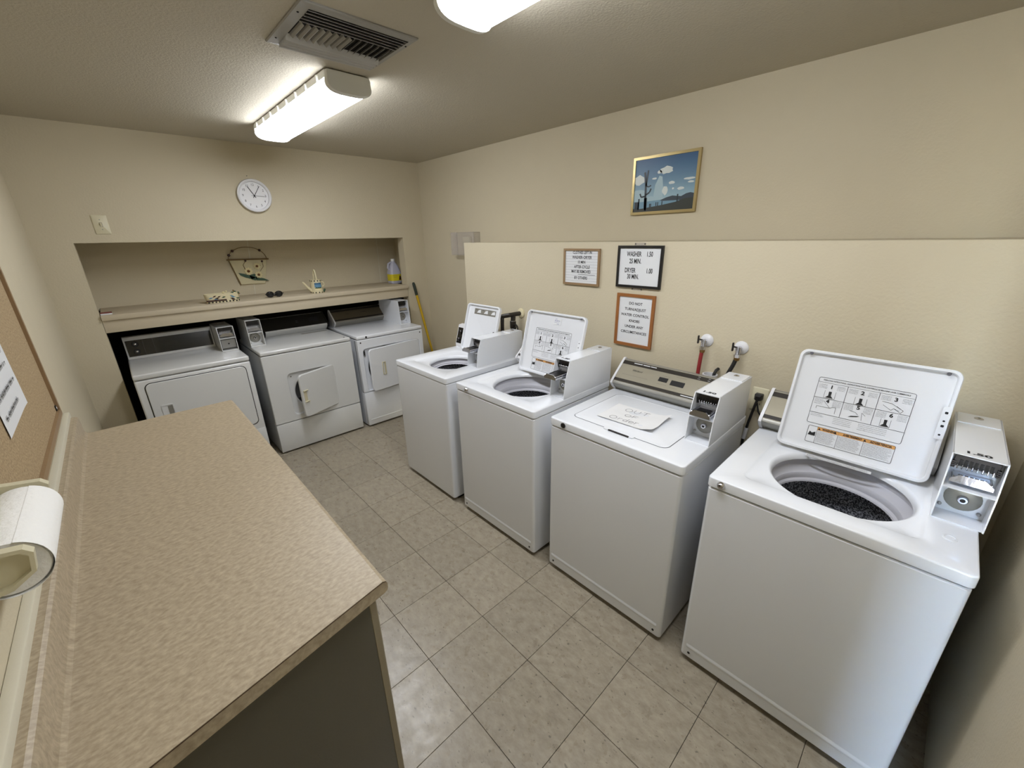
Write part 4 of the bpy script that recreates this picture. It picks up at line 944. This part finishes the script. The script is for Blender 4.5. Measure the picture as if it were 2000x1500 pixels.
# outlet
t = thing('wall_outlet', 'ivory outlet plate on the lower wall beside the out of order washer', 'outlet', (XH, -1.290, .960))
Tw = frame((0, 0, 0), (0, -1, 0), (0, 0, 1))
b = M(Tw).use(IVORY); b.loft([rr3(0, 0, .037, .060, .006, 0), rr3(0, 0, .037, .060, .006, .003), rr3(0, 0, .033, .056, .005, .006)]); b.build('cover_plate', IVORY, t)
for vv in (.022, -.022):
    b = M(Tw).use(IVORY); b.prism(rr(0, vv, .016, .014, .008, 4), .006, .0075); b.use(BLACK)
    for xx in (-.006, .006): b.box(xx-.0012, vv-.004, .0075, xx+.0012, vv+.005, .0079)
    b.build('receptacle', IVORY, t)
t = thing('power_cord', 'black plug and power cord hanging from the ivory outlet', 'cord', (XH, -1.290, .98))
b = M(Tw).use(BLACK); b.loft([rr3(0, 0, .017, .016, .005, .009), rr3(0, 0, .017, .016, .005, .030), rr3(0, -.004, .010, .010, .004, .042)]); b.build('plug', BLACK, t)
b = MM(RUBBER); b.tube([(-.036, 0, -.01), (-.042, .006, -.05), (-.03, .022, -.14), (-.035, .03, -.24), (-.03, .03, -.36)], .006, 8); b.tube([(-.03, .0, -.03), (-.032, -.012, -.07), (-.028, -.03, -.10), (-.03, -.05, -.16)], .004, 8); b.build('cord', RUBBER, t)
b = MM(PLAS); b.tube([(-.031, .024, -.17), (-.034, .029, -.23)], .009, 8); b.build('cord_sleeve', PLAS, t)

# ------------------------------------------------------------------ clock and switch on the back wall (facing -y)
t = thing('wall_clock', 'round white wall clock showing five past eleven', 'clock', (.069, YB, 2.072))
b = MM(PLAS); b.lathe([(.110, 0), (.118, .010), (.120, .022), (.116, .032), (.108, .034), (.100, .028), (.098, .018)], (0, 0, 0), (0, -1, 0), 56, True, False); b.build('rim', PLAS, t)
MM(CLOCKF).lathe([(.100, .016), (.0005, .016)], (0, 0, 0), (0, -1, 0), 48, False, False).build('dial', CLOCKF, t)
Tc = frame((0, -.0165, 0), (1, 0, 0), (0, 0, 1)); b = M(Tc).use(INK)
for h in range(1, 13):
    a = PI/2-h*PI/6; b.text(str(h), .024, frame((.078*math.cos(a), .078*math.sin(a), 0), (1, 0, 0), (0, 1, 0)), sx=.9)
b.build('numerals', INK, t, smooth=False)
def hand(nm, ang, L0, L1, wd, m, dz):
    a = PI/2-math.radians(ang); b = M(Tc @ Matrix.Translation((0, 0, dz)) @ Matrix.Rotation(a, 4, 'Z')).use(m)
    b.box(-L0, -wd/2, 0, L1, wd/2, .0006); b.build(nm, m, t, smooth=False)
hand('hour_hand', 330, .016, .073, .0045, INK, .002); hand('minute_hand', 33, .018, .082, .0036, INK, .003); hand('second_hand', 93, .022, .072, .0016, GREYINK, .004)
MM(INK, Tc).lathe([(.006, .002), (.005, .006)], (0, 0, 0), (0, 0, 1), 12).build('pivot', INK, t)
tag(MM(DSTEEL).lathe([(.003, 0), (.003, .008)], (0, 0, 0), (0, -1, 0), 8).build('nail', DSTEEL, loc=(.048, YB, 2.212)), 'small nail head in the wall above the clock', 'nail')
t = thing('light_switch', 'almond toggle light switch plate on the back wall', 'switch', (-.862, YB, 1.857))
Tw = frame((0, 0, 0), (1, 0, 0), (0, 0, 1))
b = M(Tw).use(IVORY); b.loft([rr3(0, 0, .038, .059, .005, 0), rr3(0, 0, .038, .059, .005, .003), rr3(0, 0, .034, .055, .005, .006)]); b.build('cover_plate', IVORY, t)
b = M(Tw).use(IVORY); b.prism([(-.005, -.012), (.005, -.012), (.005, .012), (-.005, .012)], .006, .0075); b.prism([(-.0035, -.001), (.0035, -.001), (.003, .010), (-.003, .010)], .0075, .018); b.use(GREYINK); b.loft([rr3(0, 0, .0068, .0135, .002, .0063), rr3(0, 0, .0055, .0125, .002, .0064)], False, False); b.build('toggle', IVORY, t)
for zz in (.03, -.03): MM(STEEL, Tw).lathe([(.003, .006), (.002, .0075)], (0, zz, 0), (0, 0, 1), 8).build('screw', STEEL, t)

# ------------------------------------------------------------------ shelf things
ZS = 1.279
t = thing('wall_plaque', 'cream planter shaped plaque with daisies hung in the niche', 'wall decor', (.03, NYB, 1.48))
Tp = frame((0, -.001, 0), (1, 0, 0), (0, 0, 1))
def M2(m): return M(Tp).use(m)
tr = [(-.148, .105), (.150, .100), (.098, -.112), (-.098, -.108)]
b = M2(PLAQ); b.loft([[(x, y, .0) for x, y in tr], [(x, y, .012) for x, y in tr], [(x*.97, y*.97, .016) for x, y in tr]]); pl = b.build('plaque', PLAQ, t)
b = M2(TWIG); b.tube([(-.165, .108, .016), (.165, .103, .016)], .006, 8); b.tube([(-.150, .10, .014), (-.100, -.11, .014)], .004, 8); b.build('rim_twig', TWIG, t)
arc = [(-.15*math.cos(PI*k/16)+.0, .106+.105*math.sin(PI*k/16), .010) for k in range(17)]
M2(TWIG).tube(arc, .0026, 6).build('wire_handle', TWIG, t)
for k in (2, 4, 12):
    p = arc[k]; b = M2(BERRY); b.sphere((p[0], p[1], p[2]), .012, seg=8, rings=6); b.build('berry', BERRY, t)
for x, y in ((-.025, .095), (.105, .085)): b = M2(BERRY); b.sphere((x, y, .022), .009, seg=8, rings=6); b.build('berry', BERRY, t)
b = M2(LEAF); 
for pts in ([(-.10, -.005), (-.06, -.015), (-.01, -.035), (.03, -.055), (.0, -.065), (-.05, -.05), (-.085, -.03)], [(-.02, -.03), (.03, -.02), (.05, -.055), (.02, -.08), (-.01, -.065)], [(.03, -.05), (.09, -.065), (.135, -.09), (.09, -.085), (.03, -.08)]): b.prism(pts, .016, .022)
b.build('leaves', LEAF, t)
for x, y, r in ((-.02, .005, .036), (.055, .045, .030), (.055, -.03, .032)):
    b = M2(PETAL)
    for k in range(9):
        a = 2*PI*k/9; b.poly2(Matrix.Translation((x, y, .026)) @ Matrix.Rotation(a, 4, 'Z'), [(.004, -.003), (r*.7, -.009), (r, 0), (r*.7, .009), (.004, .003)])
    o = b.build('daisy', PETAL, t, smooth=False); b = M2(EYE); b.sphere((x, y, .027), r*.34, sz=.5, seg=10, rings=6); b.build('daisy_centre', EYE, o)
b = M2(TWIG)
b.tube([(-.025, .09, .02), (-.05, .06, .02), (-.04, .02, .02)], .002, 6); b.tube([(.105, .08, .02), (.11, .04, .02), (.075, .0, .02)], .002, 6); b.tube([(.05, .02, .022), (.085, .05, .022)], .004, 6); b.build('stem', TWIG, t)
# basket planter
t = thing('planter_basket', 'low cream floral planter with checkered base on the shelf', 'planter', (-.29, 2.235, ZS))
b = MM(CREAM); P = lambda s_, z: [(x, y, z) for x, y in rr(0, 0, .118*s_, .045*s_, .03)]
b.loft([P(.92, 0), P(.93, .014), P(1, .055), P(1.02, .07), P(.96, .07), P(.92, .02)]); o = b.build('basket', CREAM, t)
b = MM(INK)
for k in range(9):
    x = -.10+.0235*k; b.box(x-.005, -.0445, .003, x+.005, -.041, .013)
for k in range(4): b.box(.106, -.03+.018*k, .003, .1105, -.022+.018*k, .013)
b.build('check_trim', INK, o, smooth=False)
rn = random.Random(4)
b = MM(LEAF)
for k in range(14):
    x = rn.uniform(-.10, .10); z = rn.uniform(.02, .055); a = rn.uniform(-.6, .6)
    Tl = frame((x, -.0455-.002*(z/.07), z), (math.cos(a), 0, math.sin(a)), (-math.sin(a), -.12, math.cos(a)))
    b.use(rn.choice([LEAF, LEAF, BERRY, PETAL, SKYB])); b.poly2(Tl, [(-.016, 0), (0, -.005), (.016, 0), (0, .005)])
for k in range(8):
    x = rn.uniform(-.02, .115); z = rn.uniform(.06, .09); b.use(rn.choice([LEAF, TWIG, PETAL]))
    b.tube([(x, -.03, .05), (x+rn.uniform(-.02, .02), -.04, z)], .003, 6); b.sphere((x+.005, -.042, z), .007, seg=6, rings=5)
b.build('painted_flowers', LEAF, o, smooth=False)
b = MM(BERRY); b.box(-.115, -.05, .016, .02, -.046, .026, .001, 1); b.build('ribbon', BERRY, o)
# folded dark sunglasses
t = thing('sunglasses', 'black wrap sunglasses folded on the shelf below the plaque', 'sunglasses', (.085, 2.20, ZS))
for sx in (-1, 1):
    b = MM(GLASSES); lp = []
    for k in range(12):
        a = 2*PI*k/12; lp.append((sx*.034+.032*math.cos(a), .012*abs(math.cos(a)), .027+.026*math.sin(a)))
    b.loft([lp, [(x, y-.004, z) for x, y, z in lp], [(sx*.036+(x-sx*.036)*.8, y-.007, .022+(z-.022)*.8) for x, y, z in lp]]); b.build('lens', GLASSES, t)
b = MM(BLACK); b.tube([(-.012, -.003, .028), (0, -.006, .031), (.012, -.003, .028)], .004, 8); b.build('bridge', BLACK, t)
for sx in (-1, 1):
    b = MM(BLACK); b.tube([(sx*.068, 0, .03), (sx*.066, .03, .026), (sx*.01, .045+.006*sx, .014), (-sx*.045, .05+.006*sx, .006)], .004, 8); b.build('temple', BLACK, t)
# watering can ornament
t = thing('watering_can', 'cream toy watering can with blue picture and checkered rims', 'watering can', (.448, 2.225, ZS))
b = MM(CREAM); b.lathe([(.052, 0), (.054, .012), (.048, .10), (.050, .118), (.044, .118), (.042, .02)], (0, 0, 0), (0, 0, 1), 28, True, True); o = b.build('body', CREAM, t)
MM(CREAM).tube([(-.045, -.005, .020), (-.075, -.008, .05), (-.115, -.012, .105)], [.014, .011, .007], 12).build('spout', CREAM, t)
ap = [(-.0, .030*math.cos(PI*k/10), .115+.088*math.sin(PI*k/10)**.8) for k in range(11)]
MM(CREAM).tube(ap, .007, 10).build('handle', CREAM, t)
MM(CREAM).tube([(.048, 0, .095), (.068, 0, .09), (.07, 0, .065), (.052, 0, .05)], .006, 8).build('side_handle', CREAM, t)
b = MM(INK)
for zz, r in ((.007, .0535), (.110, .0495)):
    for k in range(24):
        if k % 2: continue
        a = 2*PI*k/24; Tl = frame((r*math.cos(a), r*math.sin(a), zz), (-math.sin(a), math.cos(a), 0), (0, 0, 1)); b.box(*[0]*3, 0, 0, 0) if False else b.poly2(Tl @ Matrix.Translation((0, 0, .001)), [(-.005, -.005), (.005, -.005), (.005, .005), (-.005, .005)])
b.build('check_trim', INK, o, smooth=False)
b = MM(SKYB)
for k in range(6):
    a0, a1 = -PI/2-.62+.2067*k, -PI/2-.62+.2067*(k+1)
    for z0, z1, m in ((.03, .052, PETAL), (.052, .078, SKYB), (.078, .092, mat('painted_deep_blue', S(54, 96, 128), .5, vary=.1))):
        rr_ = lambda z: .0540-.006*(z-.012)/.088+.0008
        b.use(m); b.face([(rr_(z0)*math.cos(a0), rr_(z0)*math.sin(a0), z0), (rr_(z0)*math.cos(a1), rr_(z0)*math.sin(a1), z0), (rr_(z1)*math.cos(a1), rr_(z1)*math.sin(a1), z1), (rr_(z1)*math.cos(a0), rr_(z1)*math.sin(a0), z1)])
b.use(LEAF)
for k in range(6):
    a = -PI/2-.4+.15*k; Tl = frame((.0545*math.cos(a), .0545*math.sin(a), .048), (-math.sin(a), math.cos(a), .4*(-1)**k), (0, 0, 1)); b.poly2(Tl, [(-.012, 0), (0, -.005), (.012, 0), (0, .006)])
b.build('painted_scene', SKYB, o, smooth=False)
b = MM(LEAF); b.sphere((.05, -.02, .014), .012, seg=8, rings=6); b.sphere((.062, -.015, .024), .010, seg=8, rings=6); b.build('leaf_sprig', LEAF, o)
# bleach jug
t = thing('detergent_jug', 'white plastic jug with yellow label at the shelf end', 'jug', (1.335, 2.40, ZS))
def sq(hw, hh, z, r=.025): return [(x, y, z) for x, y in rr(0, 0, hw, hh, r)]
b = MM(JUG); b.loft([sq(.056, .05, 0), sq(.062, .055, .008), sq(.062, .055, .115), sq(.058, .050, .135), sq(.045, .036, .185), sq(.028, .024, .212, .02), sq(.019, .019, .222, .016), sq(.019, .019, .235, .016)]); o = b.build('body', JUG, t)
MM(PLAS).lathe([(.021, .232), (.021, .252), (.018, .255)], (0, 0, 0), (0, 0, 1), 20).build('cap', PLAS, t)
MM(JUG).tube([(-.045, -.0, .135), (-.066, 0, .165), (-.058, 0, .205), (-.022, 0, .222)], .010, 10).build('handle', JUG, t)
b = MM(YLABEL); b.loft([sq(.0628, .0558, .030), sq(.0628, .0558, .098)], False, False); b.build('label', YLABEL, o)
b = M(frame((0, -.0562, .066), (1, 0, 0), (0, 0, 1))).use(BERRY); b.poly2(I4, [(.020, -.03), (.046, -.03), (.046, .01), (.032, .018)]); b.use(GREYINK); b.scrawl(I4, -.045, .018, .01, .006, rq); b.scrawl(I4, -.045, .002, .0, .005, rq); b.build('label_marks', BERRY, o, smooth=False)
# small stained card at shelf's left end
t = thing('soap_box', 'small flat maroon and white box at the left shelf end', 'box', (-.985, 2.165, ZS))
MM(PAPER).box(-.03, -.018, 0, .03, .018, .010, .001, 1).build('box_body', PAPER, t); MM(STAIN).box(-.030, -.0182, .010, .030, .0182, .017, .001, 1).build('box_lid', STAIN, t)
# broom
p0, p1 = Vector((1.536, 1.914, .03)), Vector((1.393, 2.116, 1.30)); dv = (p1-p0)
t = thing('broom', 'yellow broom handle with dark grip leaning in the back corner', 'broom', (p0.x, p0.y, 0))
Ob = Matrix.Translation((-p0.x, -p0.y, 0))
MM(YELLOW, Ob).tube([p0+dv*.06, p0+dv*.90], .0125, 14).build('handle', YELLOW, t)
MM(DGREEN, Ob).tube([p0+dv*.895, p0+dv*.90, p0+dv*.985, p0+dv*1.0], [.0135, .015, .015, .010], 14).build('grip', DGREEN, t)
b = MM(BLACK, Ob); b.box(p0.x-.14, p0.y-.02, .09, p0.x+.03, p0.y+.02, .135, .006); b.build('broom_head', BLACK, t)
b = MM(TWIG, Ob)
for k in range(34):
    x = p0.x-.135+.0048*k; b.tube([(x, p0.y+random.uniform(-.01, .01), .092), (x+random.uniform(-.004, .004), p0.y+random.uniform(-.02, .02), .002)], .0022, 5)
b.build('bristles', TWIG, t)['kind'] = 'stuff'

# ------------------------------------------------------------------ left wall: cork board, note, towel roll
t = thing('cork_board', 'cork board in tan wooden frame on the left wall', 'notice board', (XL, .17, 1.38))
Tw = frame((0, 0, 0), (0, 1, 0), (0, 0, 1))      # u = +y, w = +x
x0, x1, z0, z1, fw = -.69, .462, -.305, .305, .022
M(Tw).use(CORK).box(x0+.01, z0+.01, .001, x1-.01, z1-.01, .012).build('cork_panel', CORK, t, smooth=False)
for pts in ([(x0, z0), (x1, z0), (x1-fw, z0+fw), (x0+fw, z0+fw)], [(x0, z1), (x0+fw, z1-fw), (x1-fw, z1-fw), (x1, z1)], [(x0, z0), (x0+fw, z0+fw), (x0+fw, z1-fw), (x0, z1)], [(x1, z0), (x1, z1), (x1-fw, z1-fw), (x1-fw, z0+fw)]):
    b = M(Tw).use(TANF); b.loft([[(a, c, .001) for a, c in pts], [(a, c, .022) for a, c in pts]]); b.build('frame_bar', TANF, t, smooth=False)
for xx, zz in ((x1-.034, z0+.034), (x1-.034, z1-.034)):
    b = M(Tw).use(BLACK); b.prism(rr(xx, zz, .009, .011, .004, 3), .012, .016); b.use(PAPER); b.lathe([(.005, .016), (.004, .017)], (xx, zz, 0), (0, 0, 1), 10); b.build('corner_clip', BLACK, t)
t = thing('paper_notice', 'white printed sheet tacked to the cork board', 'paper', (XL+.014, -.02, 1.40))
tn = math.radians(1); Tn = Tw @ Matrix.Rotation(tn, 4, 'Z')
b = M(Tn).use(PAPER); n = 10
for i in range(n):
    for j in range(n):
        f = lambda a, c: (-.18+.34*a, -.14+.27*c, .001+.004*max(0, a-.85)/.15*(1-c)*.5+.002*math.sin(a*9)*math.sin(c*7)**2*.3)
        b.face([f(i/n, j/n), f((i+1)/n, j/n), f((i+1)/n, (j+1)/n), f(i/n, (j+1)/n)])
bmesh.ops.remove_doubles(b.bm, verts=b.bm.verts, dist=1e-5); b.build('sheet', PAPER, t)
b = M(Tn @ Matrix.Translation((0, 0, .0035))).use(INK); rn = random.Random(11)
for zz, xa, xb in ((.09, -.15, .05), (.045, -.15, .12), (.01, -.15, .105), (-.045, -.15, .125), (-.095, -.15, .075)): b.scrawl(I4, xa, zz, xb, .017, rn, .5)
b.build('print_lines', INK, t, smooth=False)
# towel holder and roll
ax, az, ya, yb = -1.150, 1.208, -.800, -.560
t = thing('paper_towel_holder', 'almond plastic paper towel holder on the left wall', 'towel holder', (XL, (ya+yb)/2, az))
Oh = Matrix.Translation((-XL, -(ya+yb)/2, -az))
MM(IVORY, Oh).box(XL, ya-.04, az+.012, XL+.008, yb+.03, az+.062, .003).build('back_plate', IVORY, t)
for yy, s_ in ((yb+.016, 1), (ya-.018, -1)):
    pr = [(XL+.002, az-.030), (XL+.002, az+.062), (XL+.088, az+.046), (XL+.098, az+.034), (XL+.092, az-.002), (XL+.06, az-.024)]
    b = MM(IVORY, Oh); cxp = sum(p[0] for p in pr)/6; czp = sum(p[1] for p in pr)/6
    ins = [(cxp+(a-cxp)*.84, czp+(c-czp)*.80) for a, c in pr]
    y_out = yy+s_*.016; y_in = yy-s_*.002
    b.loft([[(a, y_in, c) for a, c in pr], [(a, y_out, c) for a, c in pr], [(a, y_out, c) for a, c in ins], [(a, yy+s_*.003, c) for a, c in ins]], True, True); arm = b.build('arm', IVORY, t, angle=30)
    MM(IVORY, Oh).lathe([(.016, -.001), (.015, .014)], (ax, y_in, az), (0, -s_, 0), 16).build('hub', IVORY, arm)
R0 = .051
t = thing('paper_towel_roll', 'white paper towel roll with loose end on the almond holder', 'paper towel', (ax, (ya+yb)/2, az))
h = (yb-ya)/2
b = MM(TOWEL); b.lathe([(.021, -h), (R0-.002, -h), (R0, -h+.003), (R0, h-.003), (R0-.002, h), (.021, h), (.021, -h)], (0, 0, 0), (0, 1, 0), 40, False, False); b.build('roll', TOWEL, t, angle=50)
MM(mat('card_core', S(150, 135, 112), .8, bump=(60, .2))).lathe([(.0208, -h+.002), (.0195, -h+.002), (.0195, h-.002), (.0208, h-.002)], (0, 0, 0), (0, 1, 0), 24, False, False).build('core', MATS['card_core'], t)
b = MM(TOWEL); sp_ = []
for k in range(26):
    a = math.radians(70-k*8.6); r = R0+.001+.002*min(1, k/9)
    sp_.append((r*math.cos(a), r*math.sin(a)))
sp_ += [(-.052, -.030), (-.053, -.004)]
sp_ = [p for p in sp_ if p[0] > -.0555]
b.loft([[(x, y, z) for x, z in sp_] + [(x*.99, y, z*.99) for x, z in reversed(sp_)] for y in (-h-.003, -h*.5, 0, h*.5, h-.002)]); b.build('loose_sheet', TOWEL, t, angle=50)
